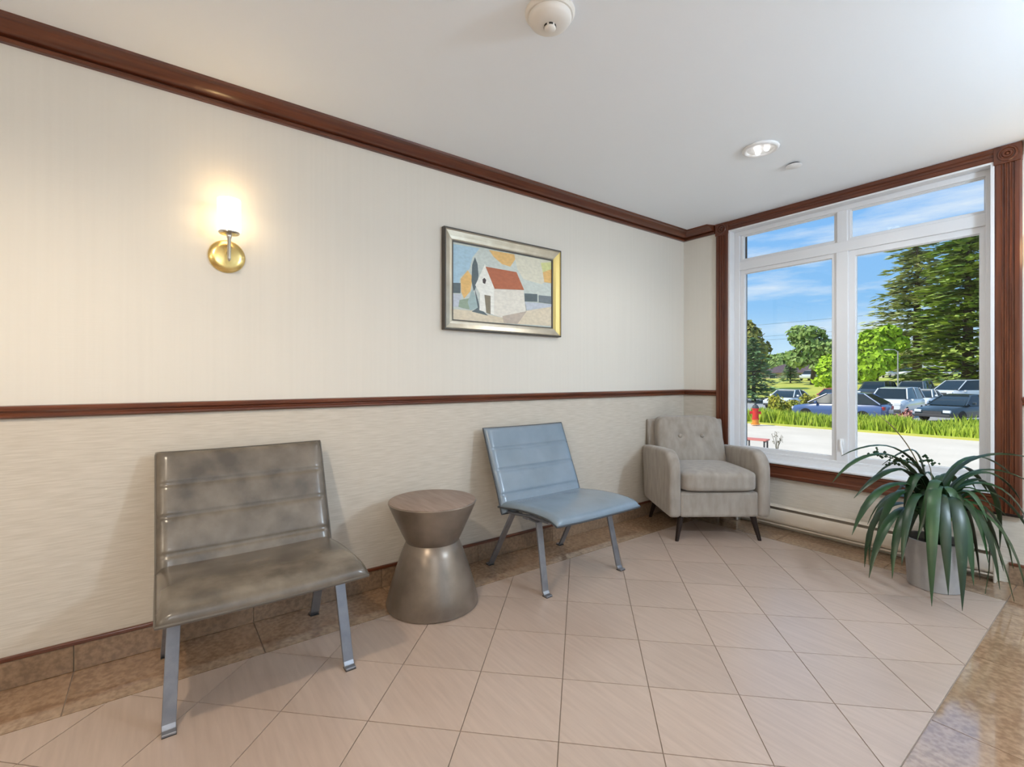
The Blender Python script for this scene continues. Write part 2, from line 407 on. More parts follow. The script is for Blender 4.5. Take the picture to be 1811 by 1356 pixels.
# window casing: fluted side casings with rosette blocks, head casing, apron
def casing(name, x0, x1, label):
    e = struct(name); e['label'] = label
    w = x1 - x0
    prof = [(0, 0), (0, -.018), (.008, -.024), (.2 * w, -.024)]
    for c in (.32, .5, .68):
        prof += [((c - .07) * w, -.024), ((c - .035) * w, -.017), ((c + .035) * w, -.017), ((c + .07) * w, -.024)]
    prof += [(.8 * w, -.024), (w - .008, -.024), (w, -.018), (w, 0)]
    q = MB(); q.prism([(x0 + a, b) for a, b in prof], .374, 2.258, 2); q.build('shaft', 'cherry', e, smooth=True, angle=20)
    box('corner_block', (x0 - .002, -.03, 2.252), (x1 + .002, 0, 2.348), 'cherry', e, bevel=.003)
    q = MB(); xc = (x0 + x1) / 2; zc = 2.300
    r = .040
    q.lathe([(r, -.030), (r, -.033), (r * .92, -.037), (r * .78, -.037), (r * .70, -.031), (r * .56, -.031), (r * .48, -.038), (r * .30, -.038), (r * .24, -.033), (r * .12, -.039), (.0005, -.040)], 32, (xc, 0, zc), axis=1)
    q.build('rosette', 'cherry', e, smooth=True, angle=30)
    q = MB(); q.box((x0 - .004, -.028, .362), (x1 + .004, 0, .376)); q.build('plinth', 'espresso', e, bevel=.002)
    return e
casing('trim_7', .308, .414, 'fluted cherry casing on the left side of the window')
casing('trim_8', 1.916, 2.02, 'fluted cherry casing with carved rosette on the right side of the window')
hp = [(0, 2.276), (-.018, 2.276), (-.024, 2.282), (-.024, 2.30), (-.019, 2.305), (-.019, 2.318), (-.026, 2.324), (-.026, 2.347), (0, 2.347)]
q = MB(); q.prism(hp, .412, 1.918, 0); tag(q.build('trim_9', 'cherry_x', smooth=True, angle=20), 'cherry head casing above the window', kind='structure')
ap = [(0, .47), (-.024, .47), (-.030, .464), (-.030, .455), (-.022, .448), (-.022, .40), (-.026, .392), (-.026, .372), (-.018, .365), (0, .365)]
q = MB(); q.prism(ap, .39, 1.918, 0); tag(q.build('trim_10', 'cherry_x', smooth=True, angle=20), 'cherry apron moulding under the window', kind='structure')

# ---- the window itself
win = struct('window_1')
win['label'] = 'white vinyl window with two transom lights and a casement'
def frame_rect(name, x0, x1, z0, z1, y0, y1, t, parent, bev=.004, m='pvc'):
    tl, tr, tb, tt = t if isinstance(t, tuple) else (t,) * 4
    q = MB()
    O = [(x0, z0), (x1, z0), (x1, z1), (x0, z1)]; I = [(x0 + tl, z0 + tb), (x1 - tr, z0 + tb), (x1 - tr, z1 - tt), (x0 + tl, z1 - tt)]
    rings = [[(O[k][0], y0, O[k][1]), (I[k][0], y0, I[k][1]), (I[k][0], y1, I[k][1]), (O[k][0], y1, O[k][1])] for k in range(4)]
    q.loft(rings, closed=True); return q.build(name, m, parent, bevel=bev, bseg=2)
# jamb liner from the casing back to the frame
frame_rect('jamb_liner', WX0 - .001, WX1 + .001, WZ0 - .001, WZ1 + .001, -.022, .10, (.016, .016, .016, .012), win, .002)
q = MB(); q.prism([(-.034, .470), (.045, .478), (.045, .516), (.038, .516), (.034, .490), (-.030, .486), (-.036, .480)], WX0 - .006, WX1 + .002, 0)
q.build('sill', 'pvc', win, bevel=.002)
frame_rect('outer_frame', WX0 + .014, WX1 - .014, WZ0 + .014, WZ1 - .010, .045, .115, (.042, .030, .052, .034), win)
box('transom_bar', (WX0 + .05, .048, 1.955), (WX1 - .03, .112, 2.025), 'pvc', win, .004)
box('mullion', (1.140, .048, .52), (1.212, .112, 1.957), 'pvc', win, .004)
box('transom_mullion', (1.145, .048, 2.023), (1.207, .112, 2.245), 'pvc', win, .004)
for (x0, x1, z0, z1, t, nm) in ((.470, 1.142, .532, 1.957, .030, 'sash_fixed'), (1.210, 1.886, .532, 1.957, .040, 'sash_casement'),
                                (.470, 1.147, 2.023, 2.246, .020, 'sash_transom'), (1.205, 1.886, 2.023, 2.246, .018, 'sash_transom')):
    s = frame_rect(nm, x0, x1, z0, z1, .060, .100, t, win, .003)
    box('pane', (x0 + t * .8, .079, z0 + t * .8), (x1 - t * .8, .083, z1 - t * .8), 'pane', s)
    frame_rect('glazing_bead', x0 + t * .9, x1 - t * .9, z0 + t * .9, z1 - t * .9, .070, .0785, .007, s, .001, 'pvc')
# casement lever on the mullion
h = MB(); h.box((1.165, .036, .610), (1.190, .048, .690)); hb = h.build('handle', 'white_metal', win, bevel=.004)
h = MB(); h.tube([(1.178, .040, .675), (1.178, .022, .680), (1.180, .014, .665), (1.184, .010, .630), (1.190, .012, .585)], [.006, .007, .008, .008, .006], 8)
h.build('lever', 'white_metal', hb, smooth=True)

# glazed opening added in the unseen right wall for extra daylight
w2 = struct('added_opening')
def frame_y(name, y0, y1, z0, z1, x0, x1, t, parent):
    q = MB(); O = [(y0, z0), (y1, z0), (y1, z1), (y0, z1)]; I = [(y0 + t, z0 + t), (y1 - t, z0 + t), (y1 - t, z1 - t), (y0 + t, z1 - t)]
    q.loft([[(x0, *O[k]), (x0, *I[k]), (x1, *I[k]), (x1, *O[k])] for k in range(4)], closed=True); return q.build(name, 'pvc', parent, bevel=.004)
for a, b in ((-3.4, -2.15), (-2.15, -.9)):
    f = frame_y('sash', a, b, .08, 2.15, XR + .03, XR + .09, .06, w2)
    box('pane', (XR + .056, a + .05, .13), (XR + .062, b - .05, 2.10), 'pane', f)

# ================================================================== heater
ht = thing('baseboard_heater', 'long beige baseboard heater along the floor under the window', 'heater', (0, 0, 0))
x0, x1 = .50, 1.93
q = MB(); q.prism([(-.004, .02), (-.004, .172), (-.036, .172), (-.050, .160), (-.046, .157), (-.034, .166), (-.008, .166), (-.008, .02)], x0, x1, 0); q.build('back_panel', 'heater_paint', ht, bevel=.001, bseg=1)
q = MB(); q.prism([(-.056, .143), (-.062, .136), (-.064, .10), (-.066, .07), (-.062, .052), (-.052, .046), (-.050, .050), (-.058, .056), (-.061, .072), (-.059, .10), (-.057, .133), (-.052, .140)], x0, x1, 0)
q.build('front_cover', 'heater_paint', ht, smooth=True, angle=60)
q = MB(); q.prism([(-.060, .030), (-.066, .036), (-.066, .044), (-.058, .042)], x0, x1, 0); q.build('bottom_lip', 'heater_paint', ht)
q = MB(); q.box((x0 + .02, -.045, .06), (x1 - .02, -.012, .12)); q.build('fin_core', 'dark_gap', ht)
for a in (x0, x1 - .012):
    q = MB(); q.box((a, -.068, .0), (a + .012, -.002, .174)); q.build('end_cap', 'heater_paint', ht, bevel=.004)

# ================================================================== ceiling things
def downlight(x, y, label, w=LAMP_W, c=(1, .97, .92)):
    t = thing('recessed_downlight', label, 'ceiling light', (x, y, ZC), 0, 'recessed ceiling downlights')
    q = MB(); q.lathe([(.066, -.0005), (.090, -.0005), (.092, -.004), (.090, -.010), (.080, -.014), (.070, -.012), (.066, -.006)], 40, cap=False); 
    q.build('trim_ring', 'white_metal', t, smooth=True, angle=50)
    q = MB(); q.lathe([(.068, -.003), (.066, -.006), (.045, -.004), (.0005, -.0035)], 40); q.build('reflector', 'white_metal', t, smooth=True)
    for k in range(3):
        a = R(20 + 120 * k); q = MB(); cx_, cy_ = .030 * math.cos(a), .030 * math.sin(a)
        q.lathe([(.013, -.004), (.014, -.012), (.010, -.020), (.0005, -.022)], 14, (cx_, cy_, 0)); q.build('bulb', 'lamp_glow', t, smooth=True)
    l = bpy.data.lights.new('downlight_lamp', 'SPOT'); l.energy = w; l.spot_size = R(165); l.spot_blend = .6; l.shadow_soft_size = .045; l.color = c
    o = bpy.data.objects.new('downlight_lamp', l); COL.objects.link(o); o.parent = t; o.location = (0, 0, -.07)
    return t
downlight(1.157, -1.04, 'round white recessed ceiling downlight near the window', LAMP_W * .25)
downlight(1.50, -4.15, 'round recessed ceiling downlight above and left of the viewpoint, outside the picture', LAMP_W, (1, .84, .64))
mat('fill_cool', (1, 1, 1), .4, emit=(.68, .84, 1), estr=FILL_GLOBE * 1.9)  # cool added glow standing in for window daylight
mat('fill_neutral', (1, 1, 1), .4, emit=(.90, .95, 1), estr=FILL_GLOBE * .55)
mat('fill_warm', (1, 1, 1), .4, emit=(1, .84, .64), estr=FILL_GLOBE * .6)
def fill_globe(x, y, label, m):  # unseen hanging globes added to fill the room with light
    t = thing('fill_globe_lamp', label, 'fill lamp', (x, y, ZC), 0, 'added fill globes')
    q = MB(); q.lathe([(.0005, -.0005), (.06, -.0005), (.06, -.012), (.02, -.022), (.0005, -.022)], 28); q.build('canopy', 'nickel', t, smooth=True, angle=40)
    q = MB(); q.lathe([(.0005, -.02), (.006, -.02), (.006, -.33), (.0005, -.33)], 10); q.build('rod', 'nickel', t, smooth=True, angle=40)
    q = MB(); q.lathe([(.11 * math.sin(R(a_)) + .0005, -.44 + .11 * math.cos(R(a_))) for a_ in range(0, 181, 12)], 28); q.build('globe', m, t, smooth=True)
    return t
fill_globe(3.3, -1.3, 'added white globe fill lamp right of the window, outside the picture', 'fill_cool')
fill_globe(3.9, -3.9, 'added white globe fill lamp behind the viewpoint, outside the picture', 'fill_neutral')
fill_globe(2.6, -6.1, 'added white globe fill lamp at the back of the lobby, outside the picture', 'fill_warm')

sd = thing('smoke_detector', 'cream smoke detector on the ceiling at the top edge', 'smoke detector', (1.195, -2.592, ZC))
q = MB(); q.lathe([(.085, -.0005), (.085, -.008), (.078, -.016), (.0005, -.016)], 40); q.build('mounting_base', 'white_plastic', sd, smooth=True, angle=40)
q = MB(); q.lathe([(.072, -.014), (.074, -.024), (.066, -.036), (.050, -.044), (.034, -.046), (.0005, -.046)], 40); q.build('cover', 'white_plastic', sd, smooth=True, angle=50)
q = MB(); q.lathe([(.020, -.045), (.020, -.056), (.016, -.060), (.0005, -.061)], 24); q.build('sensor_cap', 'white_plastic', sd, smooth=True, angle=50)
q = MB()
for k in range(6):
    a = R(60 * k + 10); b = a + R(38)
    q.loft([[(r_ * math.cos(c), r_ * math.sin(c), z) for r_, z in ((.0195, -.047), (.0212, -.047), (.0212, -.053), (.0195, -.053))] for c in (a, (a + b) / 2, b)])
q.build('sensor_slot', 'dark_gap', sd)
sp = thing('sprinkler_cover', 'small flat white sprinkler cover plate on the ceiling beside the downlight', 'sprinkler', (1.18, -.69, ZC))
q = MB(); q.lathe([(.030, -.0005), (.030, -.010), (.0005, -.010)], 24); q.build('collar', 'dark_gap', sp, smooth=True, angle=40)
q = MB(); q.lathe([(.0005, -.010), (.041, -.010), (.042, -.013), (.039, -.0145), (.0005, -.0145)], 32); q.build('cover_plate', 'plate_white', sp, smooth=True, angle=40)

# ================================================================== sconces
def sconce(loc, rz, label):
    t = thing('wall_sconce', label, 'wall lamp', loc, rz, 'wall sconces')       # local +X points into the room, origin on the wall at shade foot
    q = MB(); q.lathe([(.070, .0005), (.071, .006), (.066, .012), (.045, .016), (.012, .018), (.0005, .018)], 40, (0, 0, -.088), axis=0); q.build('backplate', 'brass', t, smooth=True, angle=50)
    q = MB(); q.tube([(.012, 0, -.075), (.045, 0, -.072), (.075, 0, -.070), (.086, 0, -.070)], .006, 10); q.build('arm', 'nickel', t, smooth=True)
    q = MB(); q.lathe([(.0005, -.125), (.004, -.122), (.007, -.112), (.007, -.030), (.010, -.024), (.010, -.014), (.016, -.010), (.0005, -.009)], 20, (.088, 0, 0)); q.build('stem', 'nickel', t, smooth=True, angle=50)
    q = MB(); q.lathe([(.012, -.012), (.036, -.010), (.040, -.006), (.040, -.001), (.0005, -.001)], 32, (.088, 0, 0)); q.build('cup', 'nickel', t, smooth=True, angle=40)
    q = MB(); q.lathe([(.040, .0), (.043, .003), (.043, .136), (.040, .136), (.040, .004), (.0005, .004)], 36, (.088, 0, 0)); s = q.build('shade', 'shade_glass', t, smooth=True, angle=40)
    s['label'] = 'glowing white glass cylinder shade'
    return t
sconce((0, -3.425, 1.720), 0, 'lit wall sconce with brass backplate and glowing glass shade above the grey chair')
sconce((2.15, 0, 1.720), R(-90), 'lit wall sconce right of the window casing, just outside the picture')

# ================================================================== painting
PAINT=[
 ('sky',[(-2.296, 1.883), (-1.551, 1.893), (-1.551, 1.451), (-2.3, 1.435)]),
 ('blue',[(-2.296, 1.877), (-2.114, 1.882), (-2.164, 1.821), (-2.185, 1.747), (-2.246, 1.692), (-2.253, 1.656), (-2.296, 1.651)]),
 ('ochre',[(-2.049, 1.883), (-1.854, 1.886), (-1.85, 1.856), (-1.889, 1.803), (-1.951, 1.81), (-2.012, 1.844)]),
 ('cream',[(-1.858, 1.886), (-1.551, 1.89), (-1.551, 1.78), (-1.634, 1.723), (-1.785, 1.737), (-1.834, 1.795), (-1.85, 1.85)]),
 ('ochre',[(-1.625, 1.804), (-1.551, 1.847), (-1.551, 1.74), (-1.612, 1.739)]),
 ('lime',[(-1.643, 1.864), (-1.551, 1.881), (-1.551, 1.834), (-1.625, 1.804)]),
 ('slate',[(-2.294, 1.652), (-2.245, 1.657), (-2.246, 1.597), (-2.294, 1.593)]),
 ('haze',[(-2.294, 1.587), (-2.239, 1.593), (-2.253, 1.515), (-2.296, 1.514)]),
 ('ochre',[(-2.245, 1.68), (-2.198, 1.738), (-2.164, 1.702), (-2.178, 1.617), (-2.222, 1.568), (-2.241, 1.604)]),
 ('sage',[(-2.253, 1.556), (-2.185, 1.575), (-2.185, 1.507), (-2.26, 1.515)]),
 ('sand',[(-2.298, 1.5), (-2.171, 1.502), (-1.967, 1.478), (-1.761, 1.537), (-1.551, 1.581), (-1.551, 1.451), (-2.3, 1.435)]),
 ('slate',[(-2.148, 1.824), (-2.13, 1.784), (-2.123, 1.719), (-2.128, 1.683), (-2.146, 1.633), (-2.157, 1.619), (-2.172, 1.677), (-2.167, 1.773)]),
 ('teal',[(-2.167, 1.633), (-2.135, 1.574), (-2.128, 1.52), (-2.181, 1.501), (-2.198, 1.55)]),
 ('slate',[(-2.15, 1.638), (-2.127, 1.569), (-2.114, 1.522), (-2.056, 1.481), (-2.171, 1.496), (-2.128, 1.523), (-2.141, 1.579)]),
 ('white',[(-2.078, 1.792), (-2.008, 1.648), (-2.008, 1.487), (-2.118, 1.509), (-2.114, 1.606), (-2.146, 1.656)]),
 ('offw',[(-2.012, 1.648), (-1.785, 1.666), (-1.765, 1.523), (-1.951, 1.477), (-2.012, 1.486)]),
 ('red',[(-2.074, 1.777), (-1.842, 1.775), (-1.781, 1.668), (-2.008, 1.65)]),
 ('dark',[(-2.096, 1.696), (-2.082, 1.708), (-2.069, 1.696), (-2.077, 1.671), (-2.093, 1.675)]),
 ('brown',[(-2.082, 1.605), (-2.038, 1.603), (-2.038, 1.49), (-2.069, 1.498)]),
 ('slate',[(-1.779, 1.647), (-1.673, 1.653), (-1.673, 1.603), (-1.777, 1.595)]),
 ('slate2',[(-1.66, 1.647), (-1.551, 1.651), (-1.551, 1.6), (-1.66, 1.601)]),
 ('haze',[(-1.777, 1.593), (-1.551, 1.598), (-1.551, 1.581), (-1.761, 1.537)]),
 ('stone',[(-1.951, 1.486), (-1.761, 1.533), (-1.834, 1.446), (-1.94, 1.445)]),
]

pt = thing('framed_painting', 'silver framed landscape painting of a white house with red roof', 'painting', (0, 0, 0))
fy0, fy1, fz0, fz1 = -2.366, -1.470, 1.378, 1.965
iy0, iy1, iz0, iz1 = -2.300, -1.540, 1.440, 1.890
# frame as four mitred sides; each side its own piece
def side(k):
    O = [(fy0, fz0), (fy1, fz0), (fy1, fz1), (fy0, fz1)]; I = [(iy0, iz0), (iy1, iz0), (iy1, iz1), (iy0, iz1)]
    a, b = k, (k + 1) % 4
    def P(i, u, x): return (x, O[i][0] + (I[i][0] - O[i][0]) * u, O[i][1] + (I[i][1] - O[i][1]) * u)
    pr = [(0, .001), (0, .030), (.05, .036), (.14, .036), (.22, .031), (.60, .024), (.82, .022), (.9, .019), (1, .018), (1, .001)]
    mats = [1, 1, 1, 0, 0, 0, 0, 1, 1, 1]
    q = MB(); n = len(pr); v = [P(a, u, x) for u, x in pr] + [P(b, u, x) for u, x in pr]
    for i in range(n):
        j = (i + 1) % n; o = len(q.v)
        q.v += [v[i], v[j], v[n + j], v[n + i]]; q.f.append((o, o + 1, o + 2, o + 3)); q.mi.append(mats[i])
    return q.build('frame_side', ['frame_gold' if k == 1 else 'frame_silver', 'frame_dark'], pt)
for k in range(4): side(k)
q = MB(); ml = []
names = sorted(PC)
box('backing', (.001, iy0 - .01, iz0 - .01), (.009, iy1 + .01, iz1 + .01), 'paint_sand', pt)
for i, (n, poly) in enumerate(PAINT):
    sxp = lambda y_: max(iy0 - .004, min(iy1 + .004, y_ + .006)); 
    x = .0095 + i * .00012
    q.add([(x, iy0 + (yv + 2.298) / (.747) * (iy1 - iy0), zv) for yv, zv in poly] if i else [(x, iy0 - .004, iz1 + .004), (x, iy1 + .004, iz1 + .004), (x, iy1 + .004, iz0 - .004), (x, iy0 - .004, iz0 - .004)],
          [tuple(range(len(poly) if i else 4))], names.index(n))
q.build('canvas', ['paint_' + n for n in names], pt)

# ================================================================== lounge chairs
def pad_profile(pts, n):
    # Catmull-Rom through pts, resampled to n points
    P = [Vector((p[0], 0, p[1])) for p in pts]; P = [P[0] * 2 - P[1]] + P + [P[-1] * 2 - P[-2]]; out = []
    for i in range(1, len(P) - 2):
        for k in range(24):
            t = k / 24; a, b, c, d = P[i - 1:i + 3]
            out.append(.5 * ((2 * b) + (c - a) * t + (2 * a - 5 * b + 4 * c - d) * t * t + (3 * b - a - 3 * c + d) * t ** 3))
    out.append(P[-2]); L = [0]
    for i in range(1, len(out)): L.append(L[-1] + (out[i] - out[i - 1]).length)
    res = []
    for k in range(n):
        s = L[-1] * k / (n - 1); j = max(i for i in range(len(L)) if L[i] <= s + 1e-9); j = min(j, len(L) - 2)
        t = (s - L[j]) / max(1e-9, L[j + 1] - L[j]); res.append(out[j].lerp(out[j + 1], t))
    return res, L[-1]
def pad(name, pts, w, th, seams, m, parent, bow=0):
    n = 61; ln, tot = pad_profile(pts, n); nw = 22; top = []; bot = []
    for i, p in enumerate(ln):
        a = ln[max(0, i - 1)]; b = ln[min(n - 1, i + 1)]; t = (b - a).normalized(); nr = Vector((-t.z, 0, t.x))
        s = i / (n - 1); g = 0
        for q_ in seams: g = max(g, math.exp(-((s - q_) * tot / .0065) ** 2))
        e = min(s, 1 - s) * tot; ed = min(1, e / .03); ed = math.sqrt(max(0, 1 - (1 - ed) ** 2))
        rt, rb = [], []
        for k in range(nw + 1):
            u = k / nw * 2 - 1; u = math.copysign(1 - (1 - abs(u)) ** 1.25, u); d = (1 - abs(u)) * w / 2; fw = min(1, d / .035); fw = math.sqrt(max(0, 1 - (1 - fw) ** 2))
            h = th * (.30 + .70 * ed * fw) - .008 * g * fw
            y_ = u * w / 2
            rt.append(p + nr * (h - bow * (1 - u * u)) + Vector((0, y_, 0))); rb.append(p - nr * (th * .12 * ed * fw + bow * (1 - u * u)) + Vector((0, y_, 0)))
        top.append(rt); bot.append(rb)
    q = MB(); q.loft([top[i] + bot[i][::-1] for i in range(n)]); o = q.build(name, m, parent, smooth=True, angle=75)
    edge = [top[0][k].lerp(bot[0][k], .5) for k in range(nw + 1)] + [top[i][nw].lerp(bot[i][nw], .5) for i in range(1, n)] + [top[-1][k].lerp(bot[-1][k], .5) for k in range(nw - 1, -1, -1)] + [top[i][0].lerp(bot[i][0], .5) for i in range(n - 2, 0, -1)]
    return o, edge
def lounge_chair(y, lea, pip, label, rz=0):
    t = thing('lounge_chair', label, 'chair', (0, y, 0), rz, 'armless leather lounge chairs')
    W = .622
    b, e = pad('backrest', [(.254, .338), (.208, .46), (.155, .58), (.105, .70), (.062, .800)][::-1], W, .030, (.27, .52, .80), lea, t, .010)
    q = MB(); q.tube(e, .0055, 6, True); q.build('piping', pip, b, smooth=True)
    s, e = pad('seat', [(.222, .368), (.30, .378), (.42, .392), (.55, .398), (.65, .394), (.715, .376)], W, .034, (), lea, t, .006)
    q = MB(); q.tube(e, .0055, 6, True); q.build('piping', pip, s, smooth=True)
    # side rails of the frame under the pads
    for sg in (-1, 1):
        yy_ = sg * .275
        q = MB(); q.tube([(.09, yy_, .72), (.145, yy_, .58), (.195, yy_, .46), (.228, yy_, .375), (.25, yy_, .352), (.30, yy_, .350), (.45, yy_, .368), (.62, yy_, .372)], .008, 6); q.build('side_rail', 'steel', t, smooth=True)
    q = MB(); q.box((.40, -.275, .345), (.44, .275, .357)); q.build('cross_bar', 'steel', t)
    for sg in (-1, 1):
        for (xt, xb) in ((.520, .602), (.300, .098)):
            yt, yb = sg * .262, sg * .278
            d = 1 if xb > xt else -1; hw = .019; th = .0055
            # flat bar, broad face turned outward to front or back
            pth = [(xt - d * .06, yt, .356), (xt, yt, .350), (xb - d * .012, yb, .022), (xb, yb, .0055), (xb + d * .022, yb, .0045)]
            rings = []
            for i, p in enumerate(pth):
                a_ = Vector(pth[max(0, i - 1)]); b_ = Vector(pth[min(len(pth) - 1, i + 1)]); tn = (b_ - a_).normalized(); nn = Vector((-tn.z, 0, tn.x)).normalized()
                P = Vector(p); Y = Vector((0, 1, 0)); 
                rings.append([P + nn * th + Y * hw, P - nn * th + Y * hw, P - nn * th - Y * hw, P + nn * th - Y * hw])
            for rg in rings:
                for v in rg: v.z = max(v.z, .0005)
            q = MB(); q.loft(rings); lg = q.build('leg', 'steel', t, bevel=.0015, bseg=1, angle=50)
            box('foot_glide', (xb - .012 if d > 0 else xb - .022, yb - .019, 0), (xb + .022 if d > 0 else xb + .012, yb + .019, .0035), 'black_rubber', lg)
    return t
lounge_chair(-3.362, 'leather_grey', 'piping_grey', 'mottled taupe grey leather lounge chair with steel legs below the wall sconce')
lounge_chair(-1.815, 'leather_blue', 'piping_blue', 'blue grey leather lounge chair with steel legs below the painting')

# ================================================================== side table
st = thing('side_table', 'bronze grey hourglass side table between the two leather chairs', 'table', (.31, -2.582, 0))
q = MB(); q.lathe([(.214, 0), (.222, .004), (.2235, .015), (.205, .085), (.178, .175), (.150, .255), (.128, .308), (.120, .313), (.0005, .313)], 56); q.build('base_cone', 'table_side', st, smooth=True, angle=40)
q = MB(); q.lathe([(.0005, .300), (.120, .300), (.127, .305), (.150, .352), (.182, .422), (.208, .482), (.2145, .497), (.212, .500), (.0005, .500)], 56); q.build('top_cone', 'table_side', st, smooth=True, angle=40)
q = MB(); q.lathe([(.0005, .4985), (.210, .4985), (.210, .503), (.208, .504), (.0005, .504)], 56); q.build('table_top', 'table_top', st, smooth=True, angle=40)

# ================================================================== armchair
def superbox(cx_, cy_, cz_, sx_, sy_, sz_, n=10, p=5, fn=None):
    q = bmesh.new(); bmesh.ops.create_cube(q, size=2); bmesh.ops.subdivide_edges(q, edges=q.edges[:], cuts=n, use_grid_fill=True)
    mb = MB(); vs_ = []
    for v in q.verts:
        c = v.co; L = (abs(c.x) ** p + abs(c.y) ** p + abs(c.z) ** p) ** (1 / p); u = c / L
        w = Vector((cx_ + u.x * sx_, cy_ + u.y * sy_, cz_ + u.z * sz_))
        if fn: w = fn(w, u)
        vs_.append(w)
    q.verts.index_update(); mb.add(vs_, [[v.index for v in f.verts] for f in q.faces]); q.free(); return mb
ac = thing('armchair', 'beige tufted fabric armchair with dark wooden legs in the corner', 'armchair', (.6715, -.6255, 0), math.atan2(.812, .582))
# local: +X to the viewer's right along the front, +Y to the back
box('seat_base', (-.265, -.035, .165), (.265, .50, .335), 'fabric', ac, bevel=.018)
superbox(0, .195, .405, .262, .262, .068, p=7, fn=lambda w, u: Vector((w.x, w.y, w.z + (.018 * (1 - u.x * u.x) * (1 - u.y * u.y) if u.z > 0 else 0)))).build('seat_cushion', 'fabric', ac, smooth=True, angle=80)
for sg in (-1, 1):
    O = [(-.045, .165)]
    for k in range(11):
        a = R(180 - 9 * k); O.append((.085 + .13 * math.cos(a), .475 + .13 * math.sin(a)))
    O += [(.25, .598), (.45, .582), (.56, .572), (.585, .555), (.565, .40), (.535, .165)]
    x0_, x1_ = (.262, .345) if sg > 0 else (-.345, -.262)
    q = MB(); q.prism(O, x0_, x1_, 0); q.build('arm', 'fabric', ac, smooth=True, bevel=.026, bseg=4, angle=62)
BT = []
def backfn(w, u):
    lean = (w.z - .40) * .30
    v = Vector((w.x * (1.0 - .06 * max(0, (w.z - .45)) / .35), w.y + lean, w.z))
    if u.y < 0:
        v.y -= .022 * (1 - u.x * u.x) * (1 - u.z * u.z)
        for bx in (-.088, .088):
            dd = (w.x - bx) ** 2 + (w.z - .655) ** 2; v.y += .028 * math.exp(-dd / .0012)
    return v
superbox(-.0, .440, .595, .262, .066, .205, n=22, p=8, fn=backfn).build('back_cushion', 'fabric', ac, smooth=True, angle=80)
for bx in (-.088, .088):
    q = MB(); q.lathe([(.016, .006), (.015, -.002), (.009, -.007), (.0005, -.008)], 16, (bx * .97, .449, .655), axis=1); q.build('button', 'fabric', ac, smooth=True, angle=60)
q = MB(); q.loft([[(-.30, y_, z_) for y_, z_ in ((.50, .30), (.585, .765), (.60, .775), (.625, .765), (.56, .30))], [(.30, y_, z_) for y_, z_ in ((.50, .30), (.585, .765), (.60, .775), (.625, .765), (.56, .30))]])
q.build('back_frame', 'fabric', ac, smooth=True, bevel=.012, bseg=3, angle=30)
box('rear_rail', (-.265, .48, .165), (.265, .56, .345), 'fabric', ac, bevel=.012)
for (lx, ly, dx, dy) in ((-.245, .015, -.035, -.02), (.245, .015, .04, -.02), (-.255, .50, -.03, .06), (.255, .50, .03, .06)):
    rings = []
    for k in range(5):
        t_ = k / 4; r_ = .022 - .010 * t_; rings.append([(lx + dx * t_ + r_ * math.cos(2 * math.pi * a / 12), ly + dy * t_ + r_ * math.sin(2 * math.pi * a / 12), .168 * (1 - t_)) for a in range(12)])
    q = MB(); q.loft(rings); q.build('leg', 'espresso', ac, smooth=True, angle=50)

